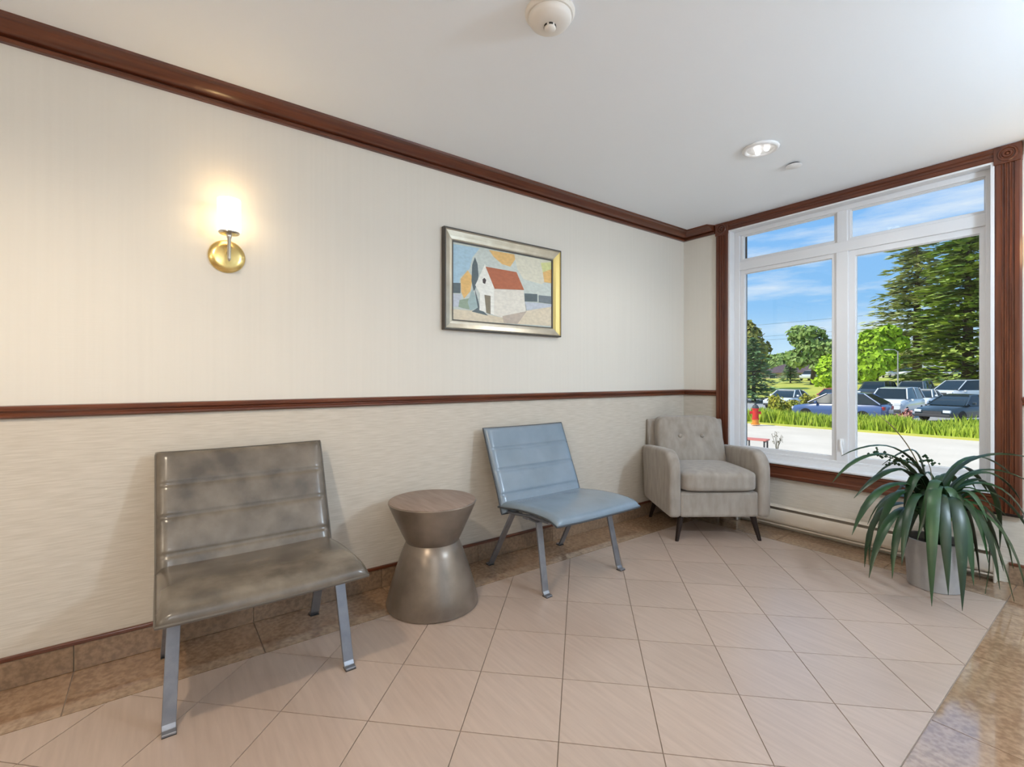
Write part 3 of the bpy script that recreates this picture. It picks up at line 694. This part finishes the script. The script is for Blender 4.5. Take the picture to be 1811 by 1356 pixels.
# ================================================================== potted plant
LEAVES=[
 ((1.953, -0.26, 0.493),(2.015, -0.252, 0.152),0.04),
 ((1.903, -0.408, 0.505),(1.955, -0.449, 0.208),0.038),
 ((1.976, -0.287, 0.587),(2.073, -0.257, 0.365),0.036),
 ((1.933, -0.404, 0.483),(1.994, -0.448, 0.093),0.036),
 ((1.88, -0.511, 0.516),(1.926, -0.589, 0.125),0.036),
 ((1.931, -0.254, 0.618),(2.032, -0.179, 0.483),0.034),
 ((1.653, -0.663, 0.55),(1.605, -0.803, 0.265),0.032),
 ((1.727, -0.739, 0.547),(1.73, -0.885, 0.226),0.03),
 ((1.604, -0.611, 0.718),(1.465, -0.823, 0.696),0.022),
 ((1.572, -0.713, 0.717),(1.457, -0.917, 0.569),0.03),
 ((1.661, -0.651, 0.637),(1.541, -0.888, 0.502),0.034),
 ((1.622, -0.763, 0.592),(1.554, -0.954, 0.335),0.036),
 ((1.572, -0.713, 0.484),(1.555, -0.786, 0.138),0.03),
 ((1.54, -0.603, 0.516),(1.523, -0.611, 0.095),0.03),
 ((1.653, -0.779, 0.455),(1.621, -0.947, 0.147),0.034),
 ((1.69, -0.765, 0.475),(1.697, -0.896, 0.157),0.03),
 ((1.79, -0.689, 0.634),(1.822, -0.812, 0.05),0.04),
 ((1.822, -0.611, 0.574),(1.86, -0.711, 0.088),0.04),
 ((1.875, -0.541, 0.561),(1.899, -0.659, 0.015),0.042),
 ((1.854, -0.275, 0.52),(1.895, -0.246, 0.054),0.032),
 ((1.917, -0.366, 0.502),(2.026, -0.322, 0.012),0.042),
 ((1.991, -0.326, 0.455),(2.074, -0.34, 0.023),0.04),
 ((1.966, -0.207, 0.488),(1.925, -0.323, 0.012),0.026),
 ((1.951, -0.127, 0.621),(1.947, -0.093, 0.197),0.028),
 ((1.904, -0.209, 0.667),(2.11, -0.091, 0.675),0.034),
 ((1.889, -0.11, 0.609),(2.129, -0.083, 0.513),0.026),
 ((1.556, -0.524, 0.483),(1.542, -0.502, 0.286),0.028),
 ((1.646, -0.496, 0.497),(1.601, -0.556, 0.143),0.03),
 ((1.634, -0.395, 0.566),(1.541, -0.47, 0.301),0.03),
 ((1.805, -0.142, 0.625),(1.903, -0.085, 0.481),0.03),
 ((1.706, -0.556, 0.618),(1.68, -0.652, 0.423),0.036),
 ((1.841, -0.468, 0.587),(1.902, -0.487, 0.186),0.038),
 ((1.794, -0.555, 0.618),(1.75, -0.725, 0.317),0.034),
 ((1.886, -0.232, 0.564),(1.968, -0.147, 0.098),0.034),
 ((1.629, -0.425, 0.652),(1.511, -0.544, 0.539),0.026),
 ((1.845, -0.112, 0.664),(1.993, -0.098, 0.595),0.026),
 ((1.68, -0.334, 0.695),(1.541, -0.47, 0.622),0.026),
 ((1.787, -0.167, 0.6),(1.797, -0.093, 0.358),0.03),
 ((1.698, -0.309, 0.603),(1.634, -0.345, 0.41),0.03),
 ((1.946, -0.211, 0.542),(2.072, -0.092, 0.262),0.03),
]

pp = thing('potted_plant', 'arching strap leaved plant in a grey pot under the window', 'plant', (1.74, -.37, 0))
O3 = Vector((1.74, -.37, 0))
q = MB(); q.lathe([(.108, 0), (.112, .003), (.119, .12), (.126, .245), (.127, .252), (.122, .254), (.118, .250), (.115, .215), (.0005, .215)], 48); q.build('pot', 'pot_grey', pp, smooth=True, angle=40)
q = MB(); q.lathe([(.116, .214), (.08, .222), (.0005, .226)], 32); q.build('soil', 'soil', pp, smooth=True)
def leaf_mesh(p0, p1, p2, p3, w, m, name='leaf'):
    n = 14; rows = []; prev = None
    P = [Vector(p) for p in (p0, p1, p2, p3)]
    cen = []
    for i in range(n + 1):
        t = i / n; a = 1 - t; cen.append(P[0] * a ** 3 + P[1] * 3 * a * a * t + P[2] * 3 * a * t * t + P[3] * t ** 3)
    top = []; bot = []
    out = (P[3] - P[0]); out.z = 0
    sd_ = Vector((-out.y, out.x, 0))
    if sd_.length < 1e-4: sd_ = Vector((1, 0, 0))
    sd_.normalize()
    q = MB(); rings = []
    for i, c in enumerate(cen):
        t = i / n; tn = (cen[min(n, i + 1)] - cen[max(0, i - 1)]).normalized(); s_ = (sd_ - tn * sd_.dot(tn)).normalized(); nr = s_.cross(tn)
        if nr.z < 0 and t < .5: pass
        ww = w / 2 * min(1, .45 + 2.2 * t) * (1 - max(0, (t - .72) / .28) ** 2.0); ww = max(ww, .0008)
        fold = .28 * ww
        rings.append([c + s_ * ww + nr * fold, c + nr * -.0003, c - s_ * ww + nr * fold, c - s_ * ww + nr * (fold - .0009), c - nr * .0018, c + s_ * ww + nr * (fold - .0009)])
    q.loft(rings); return q.build(name, m, pp, smooth=True, angle=60)
rr = random.Random(4)
for a, b, w in LEAVES:
    a = Vector(a) - O3; b = Vector(b) - O3
    base = Vector((rr.uniform(-.03, .03), rr.uniform(-.03, .03), .222))
    hd = Vector((a.x, a.y, 0))
    p1 = base + hd * .12 + Vector((0, 0, max(.30, (a.z - .22) * 1.12)))
    p2 = a + Vector((0, 0, .10)) + hd * .15
    leaf_mesh(base, p1, p2, b, w * 1.25, 'leaf')
for k in range(16):
    az = rr.uniform(0, 6.28); L_ = rr.uniform(.16, .30); d_ = Vector((math.cos(az), math.sin(az), 0))
    if d_.y * L_ > .22: L_ = .2
    base = Vector((rr.uniform(-.03, .03), rr.uniform(-.03, .03), .222)); hz_ = rr.uniform(.50, .66)
    leaf_mesh(base, base + d_ * .03 + Vector((0, 0, .33)), d_ * L_ * .75 + Vector((0, 0, hz_)), d_ * L_ + Vector((0, 0, hz_ - rr.uniform(.1, .3))), rr.uniform(.024, .036), 'leaf')
for dx, dy, tz in ((.05, .02, .45), (.065, -.03, .40), (.03, -.05, .42)):
    leaf_mesh((dx * .4, dy * .4, .222), (dx * .6, dy * .6, .33), (dx, dy, .40), (dx * 1.7, dy * 1.7, tz), .026, 'leaf_young', 'young_leaf')
leaf_mesh((0, 0, .222), (.0, 0, .55), (-.08, -.08, .80), (-.21, -.20, .92), .011, 'leaf_dry', 'dry_leaf')
q = MB(); ctr = [(-.09, -.12, .665), (-.18, -.24, .70), (-.02, -.03, .66), (-.13, -.18, .655)]
for c in ctr: 
    q.tube([(0, 0, .224), (c[0] * .15, c[1] * .15, .50), (c[0] * .6, c[1] * .6, c[2] - .04), c], [.0035, .003, .0022, .0016], 6)
fs = q.build('flower_stalk', 'stalk', pp, smooth=True)
q = MB()
for c in ctr:
    for k in range(16):
        v = Vector((rr.gauss(0, .02), rr.gauss(0, .024), rr.gauss(0, .012))) + Vector(c); s_ = rr.uniform(.005, .010)
        q.add([v + Vector((s_, 0, 0)), v + Vector((0, s_, s_ * .6)), v - Vector((s_, 0, 0)), v - Vector((0, s_, -s_ * .6)), v + Vector((0, 0, s_)), v - Vector((0, 0, s_))],
              [(0, 1, 4), (1, 2, 4), (2, 3, 4), (3, 0, 4), (1, 0, 5), (2, 1, 5), (3, 2, 5), (0, 3, 5)])
tag(q.build('blossom_cluster', 'leaf', fs), kind='stuff')

# ================================================================== outside
def site(px, d):
    r = FV + RV * ((px - CXP) / FPX); return (CAM.x + d * r.x, CAM.y + d * r.y)
def gz(y):
    if y < 40: return -1.2
    if y < 95: return -1.2 + (y - 40) / 55 * 2.35
    return 1.15 + (y - 95) * .012
def ground(name, ys_, x0, x1, m, dz=0):
    q = MB(); v = []; f = []
    for y_ in ys_: v += [(x0, y_, gz(y_) + dz), (x1, y_, gz(y_) + dz)]
    k = len(ys_)
    for y_ in ys_: v += [(x0, y_, gz(y_) + dz - .4), (x1, y_, gz(y_) + dz - .4)]
    for i in range(k - 1):
        a = 2 * i; f += [(a, a + 1, a + 3, a + 2), (2 * k + a, 2 * k + a + 2, 2 * k + a + 3, 2 * k + a + 1), (a, a + 2, 2 * k + a + 2, 2 * k + a), (a + 1, 2 * k + a + 1, 2 * k + a + 3, a + 3)]
    f += [(0, 2 * k, 2 * k + 1, 1), (2 * k - 2, 2 * k - 1, 4 * k - 1, 4 * k - 2)]
    q.add(v, f); return tag(q.build(name, m), kind='structure')
ground('pavement', [-60, 20.4], -120, 120, 'concrete')
box('foundation', (-.15, YB - .15, -1.25), (XR + .15, .22, -.25), 'brick_out', kind='structure')
ground('verge', [20.4, 23.4], -120, 120, 'lawn', .06)
ground('parking_lot', [23.4, 40, 46.5], -120, 120, 'asphalt', -.02)
ground('lawn', [46.5, 60, 75, 95], -160, 160, 'lawn', .02)
ground('far_road', [95, 110], -200, 200, 'concrete', .0)
ground('far_field', [110, 200, 330], -300, 300, 'lawn', .02)

def blades(name, regions, n, h0, h1, w, m, seed, parent=None, lean=.35):
    r_ = random.Random(seed); q = MB()
    for _ in range(n):
        x0_, x1_, y0_, y1_ = r_.choice(regions); x, y_ = r_.uniform(x0_, x1_), r_.uniform(y0_, y1_); z = gz(y_) + .04
        h = r_.uniform(h0, h1) * (.75 + .5 * noise.noise(Vector((x * .55, y_ * .5, seed)))); a = r_.uniform(0, 6.28); dx, dy = math.cos(a) * w, math.sin(a) * w
        lx, ly = r_.uniform(-lean, lean) * h, r_.uniform(-lean, lean) * h
        q.add([(x - dx, y_ - dy, z), (x + dx, y_ + dy, z), (x + dx * .8 + lx * .5, y_ + dy * .8 + ly * .5, z + h * .6), (x + lx, y_ + ly, z + h), (x - dx * .8 + lx * .5, y_ - dy * .8 + ly * .5, z + h * .6)], [(0, 1, 2, 4), (4, 2, 3)])
    return q.build(name, m, parent)
tag(blades('tall_grass', [(-10.3, 2.0, 20.8, 22.8)], 12000, .30, .85, .032, 'grass_tall', 3), 'bright yellow green tall grass strip between driveway and parked cars', 'grass', kind='stuff')

def leaf_cloud(q, blobs, n, s0, s1, r_):
    vol = [b[3] * b[4] * b[5] for b in blobs]
    for _ in range(n):
        b = r_.choices(blobs, vol)[0]
        while True:
            v = Vector((r_.uniform(-1, 1), r_.uniform(-1, 1), r_.uniform(-1, 1)))
            if .45 < v.length < 1: break
        c = Vector((b[0] + v.x * b[3], b[1] + v.y * b[4], b[2] + v.z * b[5])); s_ = r_.uniform(s0, s1)
        nr = (v.normalized() + Vector((r_.uniform(-.8, .8), r_.uniform(-.8, .8), r_.uniform(-.5, .9)))).normalized(); u = nr.orthogonal().normalized(); w = nr.cross(u)
        a = r_.uniform(0, 6.28); u, w = u * math.cos(a) + w * math.sin(a), w * math.cos(a) - u * math.sin(a)
        q.add([c + u * s_, c + w * s_ * .6 + nr * .1 * s_, c - u * s_, c - w * s_ * .6 + nr * .1 * s_], [(0, 1, 2, 3)])
def tree(name, px, d, h, w, m, label, seed, n=3500, s=(.25, .5), base=.18, z=None):
    x, y_ = site(px, d); z = gz(y_) if z is None else z; r_ = random.Random(seed)
    t = thing(name, label, 'tree', (x, y_, z), 0, 'trees beyond the parking lot')
    q = MB(); q.tube([(0, 0, -.2), (.05 * w * .3, 0, h * .25), (0, .03 * w, h * .5), (0, 0, h * .8)], [w * .045, w * .038, w * .026, w * .008], 8)
    for k in range(5):
        a = r_.uniform(0, 6.28); q.tube([(0, 0, h * (.25 + .08 * k)), (math.cos(a) * w * .2, math.sin(a) * w * .2, h * (.42 + .08 * k)), (math.cos(a) * w * .36, math.sin(a) * w * .36, h * (.5 + .08 * k))], [w * .018, w * .012, w * .005], 6)
    q.build('trunk', 'bark', t, smooth=True)
    bl = []
    for k in range(13):
        a = r_.uniform(0, 6.28); zz = r_.uniform(base, .9); rad = math.sin(math.pi * min(1, max(.06, (zz - base * .4) / (1.05 - base * .4)))) ** .7 * w * .36
        bl.append((math.cos(a) * rad * r_.uniform(.5, 1), math.sin(a) * rad * r_.uniform(.5, 1), h * zz, w * r_.uniform(.14, .24), w * r_.uniform(.14, .24), h * r_.uniform(.08, .15)))
    bl.append((0, 0, h * .6, w * .3, w * .3, h * .32))
    q = MB(); leaf_cloud(q, bl, n, *s, r_); q.build('crown', m, t); return t
def conifer(name, px, d, h, w, m, label, seed, tiers=16, gap=.0, z=None, power=.8, low=.06, s=(.22, .5), dens=1.0):
    x, y_ = site(px, d); z = gz(y_) if z is None else z; r_ = random.Random(seed)
    t = thing(name, label, 'tree', (x, y_, z), 0, 'trees beyond the parking lot')
    q = MB(); q.tube([(0, 0, -.2), (0, 0, h * .5), (0, 0, h * .98)], [w * .045, w * .03, w * .005], 8); tr = q
    f = MB()
    for i in range(tiers):
        u = (i + .5) / tiers; zz = h * (low + (1 - low) * u); L = w * .5 * (1 - u) ** power + .12
        nb = 8 if u < .75 else 6
        for k in range(nb):
            if r_.random() < gap: continue
            a = 2 * math.pi * (k + r_.random()) / nb; l = L * r_.uniform(.7, 1.18); dr = r_.uniform(-.05, .22) * l
            dv = Vector((math.cos(a), math.sin(a), 0)); tip = Vector((dv.x * l, dv.y * l, zz - dr))
            tr.tube([(0, 0, zz), (dv.x * l * .5, dv.y * l * .5, zz - dr * .2), tip], [w * .008, w * .006, w * .002], 5)
            side = Vector((-dv.y, dv.x, 0))
            for j in range(int(26 * dens)):
                v = r_.uniform(.15, 1.05); c = Vector((dv.x * l * v, dv.y * l * v, zz - dr * v * v)) + side * r_.gauss(0, .16 * l * (1.15 - v * .6)) + Vector((0, 0, r_.gauss(0, .11 * h / tiers + .06)))
                s_ = r_.uniform(*s); e = (dv + side * r_.uniform(-.9, .9) + Vector((0, 0, r_.uniform(-.35, .25)))).normalized(); w_ = e.cross(Vector((0, 0, 1))).normalized() * .38 + Vector((0, 0, r_.uniform(-.2, .2)))
                f.add([c - e * s_, c + w_ * s_, c + e * s_ * 1.2, c - w_ * s_], [(0, 1, 2, 3)])
    tr.build('trunk', 'bark', t, smooth=True); f.build('crown', m, t); return t
conifer('cedar_tree', 1622, 66, 20.6, 13.0, 'f_cedar', 'tall open grey green conifer with horizontal boughs, left of the dense pine', 11, 18, .15, power=.42, low=.10, s=(.38, .8), dens=1.7)
conifer('pine_tree', 1712, 52, 18.4, 12.0, 'f_pine', 'tall dense dark green pine at the right edge of the window', 12, 19, .03, power=.45, low=.05, s=(.34, .72), dens=2.4)
tree('maple_tree', 1548, 56, 7.6, 6.6, 'f_maple', 'bright lime green broadleaf tree left of the tall conifers', 21, 5200)
tree('ash_tree', 1437, 68, 8.6, 8.0, 'f_greygreen', 'airy grey green broadleaf tree left of the window mullion', 22, 2600)
tree('young_maple', 1468, 49, 4.6, 3.9, 'f_lime', 'small yellow green tree beside the window mullion', 23, 2400, (.2, .4))
tree('oak_tree', 1322, 60, 9.6, 6.0, 'f_dark', 'dark olive broadleaf tree behind the blue green spruce', 24, 3200)
conifer('spruce_tree', 1333, 45, 6.0, 5.0, 'f_spruce', 'blue green spruce at the left edge of the window', 25, 14, 0, power=.8, low=.03, s=(.15, .32))
conifer('small_fir', 1398, 74, 4.6, 2.9, 'f_spruce', 'small dark pointed fir standing behind the house', 26, 10, 0, power=.9, s=(.15, .3))
for i, (px, d, h, w, m, lb) in enumerate(((1378, 112, 5.8, 9, 'f_greygreen', 'low distant tree clump left of the small dark fir'), (1600, 112, 6.8, 8, 'f_dark', 'low distant tree clump behind the tall open conifer'),
                                         (1505, 130, 8.5, 12, 'f_greygreen', 'distant tree clump hidden partly by the window mullion'), (1690, 98, 6, 8, 'f_pine', 'distant low tree clump behind the dense pine'), (1335, 122, 6.5, 9, 'f_dark', 'low distant tree clump behind the spruce'))):
    tree('distant_tree', px, d, h, w, m, lb, 40 + i, 2200, (.35, .7), .1)

# shrubs
def shrub(name, px, d, h, w, m, label, seed, n=700, s=(.06, .14)):
    x, y_ = site(px, d); r_ = random.Random(seed); t = thing(name, label, 'shrub', (x, y_, gz(y_)))
    q = MB()
    for k in range(7):
        a = r_.uniform(0, 6.28); q.tube([(0, 0, -.05), (math.cos(a) * w * .12, math.sin(a) * w * .12, h * .4), (math.cos(a) * w * .3, math.sin(a) * w * .3, h * .8)], [.02, .015, .006], 5)
    q.build('stems', 'bark', t)
    q = MB(); bl = [(r_.uniform(-.3, .3) * w, r_.uniform(-.3, .3) * w, h * r_.uniform(.3, .7), w * .26, w * .26, h * .3) for _ in range(7)]
    leaf_cloud(q, bl, n, *s, r_); q.build('foliage', m, t); return t
shrub('yellow_shrub', 1378, 26.6, 1.45, 1.35, 'shrub_yellow', 'taller golden yellow shrub beside the red hydrant', 61)
shrub('yellow_shrub', 1402, 30, .95, 1.3, 'shrub_yellow', 'lower golden shrub between the taller golden shrub and the blue car', 62)
shrub('yellow_shrub', 1428, 32, 1.35, 1.0, 'shrub_yellow', 'golden shrub behind the hood of the blue car', 63)
shrub('pink_shrub', 1598, 22.8, .95, .75, 'shrub_pink', 'salmon pink rounded shrub in front of the white cars', 64, 500)

# hydrant
hx, hy = site(1336, 23.0)
hd_ = thing('fire_hydrant', 'red fire hydrant with orange base on the grass', 'hydrant', (hx, hy, gz(hy) + .05), R(30))
q = MB(); q.lathe([(.20, 0), (.20, .05), (.15, .06), (.14, .26), (.0005, .26)], 20); q.build('base', 'hydrant_orange', hd_, smooth=True, angle=40)
q = MB(); q.lathe([(.17, .26), (.17, .30), (.135, .31), (.135, .74), (.17, .75), (.17, .79), (.0005, .79)], 20); q.build('barrel', 'hydrant_red', hd_, smooth=True, angle=40)
q = MB(); q.lathe([(.15, .79), (.145, .86), (.10, .94), (.045, .97), (.045, 1.01), (.0005, 1.01)], 20); q.build('bonnet', 'bumper', hd_, smooth=True, angle=40)
for sg in (-1, 1):
    q = MB(); q.lathe([(.065, .12 * sg), (.065, .20 * sg), (.08, .20 * sg), (.08, .24 * sg), (.0005, .245 * sg)], 14, (0, 0, .58), axis=0); q.build('outlet', 'hydrant_red', hd_, smooth=True, angle=40)

# cars
def ring8(x, hw, zb, zt, r_=.16):
    k = min(r_, (zt - zb) * .45, hw * .4)
    pts = [(-hw + k * .4, zb), (hw - k * .4, zb), (hw, zb + k * .6), (hw, zt - k), (hw - k * .8, zt), (-hw + k * .8, zt), (-hw, zt - k), (-hw, zb + k * .6)]
    return [(x, a, b) for a, b in pts]
STY = dict(
 hatch=dict(L=4.3, W=1.78, body=[(0, .42, .66), (.03, .30, .78), (.22, .26, .92), (.30, .26, .97), (.62, .26, 1.0), (.9, .28, 1.02), (.98, .34, .95), (1, .45, .85)], cab=[(.20, .98, .98, .9), (.40, .98, 1.47, .72), (.55, .98, 1.52, .74), (.80, .98, 1.50, .73), (.97, 1.0, 1.05, .84)]),
 suv=dict(L=4.7, W=1.88, body=[(0, .5, .80), (.03, .36, .95), (.20, .32, 1.06), (.28, .32, 1.1), (.9, .34, 1.12), (.98, .4, 1.08), (1, .5, .95)], cab=[(.22, 1.08, 1.08, .92), (.36, 1.08, 1.68, .76), (.6, 1.08, 1.74, .78), (.92, 1.08, 1.70, .77), (.985, 1.08, 1.15, .86)]),
 sedan=dict(L=4.6, W=1.8, body=[(0, .42, .62), (.03, .30, .74), (.25, .26, .86), (.32, .26, .92), (.78, .28, .96), (.97, .32, .92), (1, .45, .80)], cab=[(.25, .9, .9, .9), (.42, .9, 1.40, .72), (.56, .9, 1.44, .74), (.72, .9, 1.38, .72), (.88, .92, .95, .84)]),
 van=dict(L=4.9, W=1.95, body=[(0, .45, .85), (.03, .32, 1.0), (.14, .3, 1.10), (.22, .3, 1.14), (.92, .32, 1.16), (1, .4, 1.05)], cab=[(.10, 1.1, 1.1, .9), (.28, 1.1, 1.80, .80), (.6, 1.1, 1.86, .82), (.95, 1.1, 1.84, .82), (.995, 1.12, 1.3, .88)]))
def car(px, d, heading, style, colr, label, group, detail=True):
    S = STY[style]; L, W = S['L'], S['W']; x, y_ = site(px, d)
    t = thing('parked_car', label, 'car', (x, y_, gz(y_) - .02), heading, group)       # local +X is forward; stations run front to back
    X = lambda s: L * (.5 - s)
    q = MB(); q.loft([ring8(X(s), W / 2 * (.86 if s in (0, 1) else .97 if s < .05 or s > .95 else 1), a, b) for s, a, b in S['body']]); q.build('body', 'car_' + colr, t, smooth=True, angle=40)
    q = MB(); C_ = S['cab']; rings = []
    for s, zb, zt, f in C_:
        hb = W / 2 * .95; ht_ = hb * f if zt - zb > .2 else hb * .93
        rings.append([(X(s), -hb, zb - .02), (X(s), hb, zb - .02), (X(s), ht_, zt), (X(s), -ht_, zt)])
    q.loft(rings); q.build('window', 'car_glass', t, smooth=True, angle=30)
    q = MB(); rf = C_[1:-1]
    q.loft([[(X(s), -W / 2 * .95 * f - .012, zt - .05), (X(s), W / 2 * .95 * f + .012, zt - .05), (X(s), W / 2 * .95 * f - .05, zt + .03), (X(s), -W / 2 * .95 * f + .05, zt + .03)] for s, zb, zt, f in rf]); q.build('roof', 'car_' + colr, t, smooth=True, angle=40)
    if detail:
        for sg in (-1, 1):
            for (s0, s1) in ((C_[0][0], C_[1][0]), (C_[-1][0], C_[-2][0]), ((C_[1][0] + C_[-2][0]) / 2, (C_[1][0] + C_[-2][0]) / 2)):
                zt = C_[2][2] if s0 == s1 else (C_[1][2] if s0 < s1 else C_[-2][2]); f = C_[2][3]
                q = MB(); q.tube([(X(s0), sg * W / 2 * .95, C_[0][1]), (X(s1), sg * (W / 2 * .95 * f + .01), zt)], .035, 6)
                q.build('pillar', 'car_' + colr, t, smooth=True)
    rw = .33
    for s in (.18, .80):
        for sg in (-1, 1):
            q = MB(); q.lathe([(.19, -.1), (rw - .03, -.1), (rw, -.07), (rw, .07), (rw - .03, .1), (.19, .1)], 20, (X(s), sg * (W / 2 - .09), rw), axis=1); wh = q.build('wheel', 'tire', t, smooth=True, angle=40)
            q = MB(); q.lathe([(.0005, -.095), (.2, -.095), (.2, .095), (.0005, .095)], 14, (X(s), sg * (W / 2 - .09), rw), axis=1); q.build('hub', 'hub', wh)
    if detail:
        zf = S['body'][1][2] - .12; zr = S['body'][-2][2] - .14
        for sg in (-1, 1):
            y0_, y1_ = sorted((sg * W * .27, sg * W * .45))
            box('headlight', (L / 2 - .10, y0_, zf - .09), (L / 2 + .012, y1_, zf + .05), 'head_lamp', t, bevel=.02)
            box('taillight', (-L / 2 - .012, y0_, zr - .12), (-L / 2 + .10, y1_, zr + .06), 'tail_lamp', t, bevel=.02)
            box('mirror', (X(C_[0][0] + .1) - .06, min(sg * W * .5, sg * W * .58), .95), (X(C_[0][0] + .1) + .06, max(sg * W * .5, sg * W * .58), 1.08), 'car_' + colr, t, bevel=.02)
        box('grille', (L / 2 - .08, -W * .24, zf - .16), (L / 2 + .008, W * .24, zf - .02), 'bumper', t, bevel=.01)
        for sg in (1, -1):
            box('bumper', (sg * L / 2 - .10, -W * .44, .30), (sg * L / 2 + .03, W * .44, .46), 'bumper', t, bevel=.03)
    return t
G1, G2, G3 = 'cars parked in the front row', 'cars parked in the second row', 'cars parked far away along the road'
car(1486, 26.0, R(180), 'hatch', 'blue', 'blue hatchback parked side-on behind the tall grass', G1)
car(1584, 29.5, R(-90), 'suv', 'white', 'white sport utility car between the blue hatchback and the white sedan', G1)
car(1630, 35, R(-90), 'sedan', 'white', 'white sedan parked nose out right of the white utility car', G1)
car(1698, 25.5, R(-108), 'sedan', 'dark', 'dark green sedan at the right end of the front row', G1)
car(1551, 42, R(-90), 'suv', 'dark', 'black utility car in the second row right of the window mullion', G2)
car(1617, 40.5, R(-90), 'suv', 'grey', 'dark grey utility car in the second row above the white sedan', G2)
car(1712, 37.5, R(-120), 'van', 'silver', 'silver white van in the second row above the dark green sedan', G2)
car(1478, 38, R(-90), 'hatch', 'red', 'red hatchback in the second row left of the window mullion', G2)
car(1394, 36.5, R(-90), 'sedan', 'white', 'white sedan half hidden behind the golden shrubs', G2)
for px, d, st_, c_, lb in ((1530, 82, 'sedan', 'white', 'small far white car at the left end of the distant row right of the mullion'), (1568, 82, 'suv', 'silver', 'small far silver car second from the left in the distant row'),
                           (1606, 80, 'suv', 'white', 'small far white utility car just right of the lamp post'), (1644, 80, 'suv', 'dark', 'small far black utility car in the distant row'),
                           (1682, 80, 'sedan', 'white', 'small far white sedan between two dark cars in the distant row'), (1720, 80, 'suv', 'grey', 'small far dark grey car near the pine trunk'),
                           (1434, 80, 'suv', 'silver', 'small far silver car right of the brown roofed house'), (1474, 80, 'van', 'grey', 'small far grey van beside the window mullion')):
    car(px, d, R(-90), st_, c_, lb, G3, False)

# house far behind
hx, hy = site(1420, 92); hg = gz(hy)
hs = thing('bungalow', 'low bungalow with dark brown hip roof and chimney', 'house', (hx, hy, hg - 1.2), R(8))
box('wall', (-6.2, -4, 0), (6.2, 4, 2.2), 'house_wall', hs)
q = MB(); q.add([(-6.9, -4.6, 2.15), (6.9, -4.6, 2.15), (6.9, 4.6, 2.15), (-6.9, 4.6, 2.15), (-3.2, 0, 3.9), (3.2, 0, 3.9)], [(0, 1, 5, 4), (1, 2, 5), (2, 3, 4, 5), (3, 0, 4), (3, 2, 1, 0)]); rf = q.build('roof', 'roof_shingle', hs)
box('chimney', (1.0, -.4, 3.2), (1.9, .4, 4.6), 'house_brick', rf)
for xx in (-4.2, -1.2, 3.4):
    w_ = box('window', (xx - .6, -4.06, .9), (xx + .6, -3.98, 1.9), 'pvc', hs); box('pane', (xx - .5, -4.08, 1.0), (xx + .5, -4.05, 1.8), 'car_glass', w_)
box('door', (1.2, -4.05, 0), (2.1, -3.98, 2.0), 'house_brick', hs)

# lamp post
lx, ly = site(1588, 45); lp = thing('lamp_post', 'slender grey lamp post on the lawn in front of the far cars', 'lamp post', (lx, ly, gz(ly)))
q = MB(); q.lathe([(.16, -.05), (.16, .5), (.07, .55), (.05, 4.3), (.0005, 4.3)], 12); q.build('post', 'pole_grey', lp, smooth=True, angle=40)
q = MB(); q.tube([(0, 0, 4.2), (-.2, -.1, 4.45), (-.6, -.3, 4.5)], .035, 6); q.build('arm', 'pole_grey', lp)
q = MB(); q.box((-.95, -.45, 4.42), (-.5, -.2, 4.54)); q.build('lamp_head', 'pole_grey', lp, bevel=.03)

# power line on two poles beyond the frame
pw = thing('power_line', 'thin overhead power lines on wooden poles crossing the sky', 'power line', (-115, 104, gz(104)))
for x in (0, 140):
    q = MB(); q.lathe([(.18, -.3), (.13, 12.6), (.0005, 12.6)], 10, (x, 0, 0)); pl = q.build('pole', 'bark', pw, smooth=True, angle=40)
    q = MB(); q.box((x - .06, -1, 9.7), (x + .06, 1, 9.85)); q.build('cross_arm', 'bark', pl)
for yy_, zz in ((0, 12.3), (-.8, 9.6), (.8, 8.9)):
    q = MB(); q.tube([(140 * k / 12, yy_, zz - .6 * (1 - ((k - 6) / 6) ** 2)) for k in range(13)], .022, 5); q.build('wire', 'wire', pw)

# red bench and dry stalks beside the driveway
bx_, by_ = site(1338, 14.6); bn = thing('garden_bench', 'small red topped bench on the pavement outside', 'bench', (bx_, by_, gz(by_)), R(10))
for k in range(4): box('slat', (-.32, -.2 + k * .105, .40), (.32, -.11 + k * .105, .44), 'bench_red', bn, bevel=.006)
for sx_ in (-.26, .26):
    for sy_ in (-.16, .16): box('leg', (sx_ - .02, sy_ - .02, 0), (sx_ + .02, sy_ + .02, .40), 'bumper', bn)
    box('cross_rail', (sx_ - .02, -.18, .36), (sx_ + .02, .18, .40), 'bumper', bn)
dx_, dy_ = site(1374, 14.2); ds = thing('dry_plant', 'bare dry plant stalks standing on the pavement outside', 'plant', (dx_, dy_, gz(dy_)))
r_ = random.Random(5); q = MB()
for k in range(6):
    a = r_.uniform(0, 6.28); e = Vector((math.cos(a) * .16, math.sin(a) * .12, r_.uniform(.5, .68))); q.tube([(0, 0, 0), (e.x * .3, e.y * .3, e.z * .5), tuple(e)], [.009, .008, .006], 5)
q.build('stem', 'stalk', ds)
q = MB(); leaf_cloud(q, [(0, 0, .5, .18, .14, .2)], 40, .015, .035, r_); q.build('leaf', 'stalk', ds)
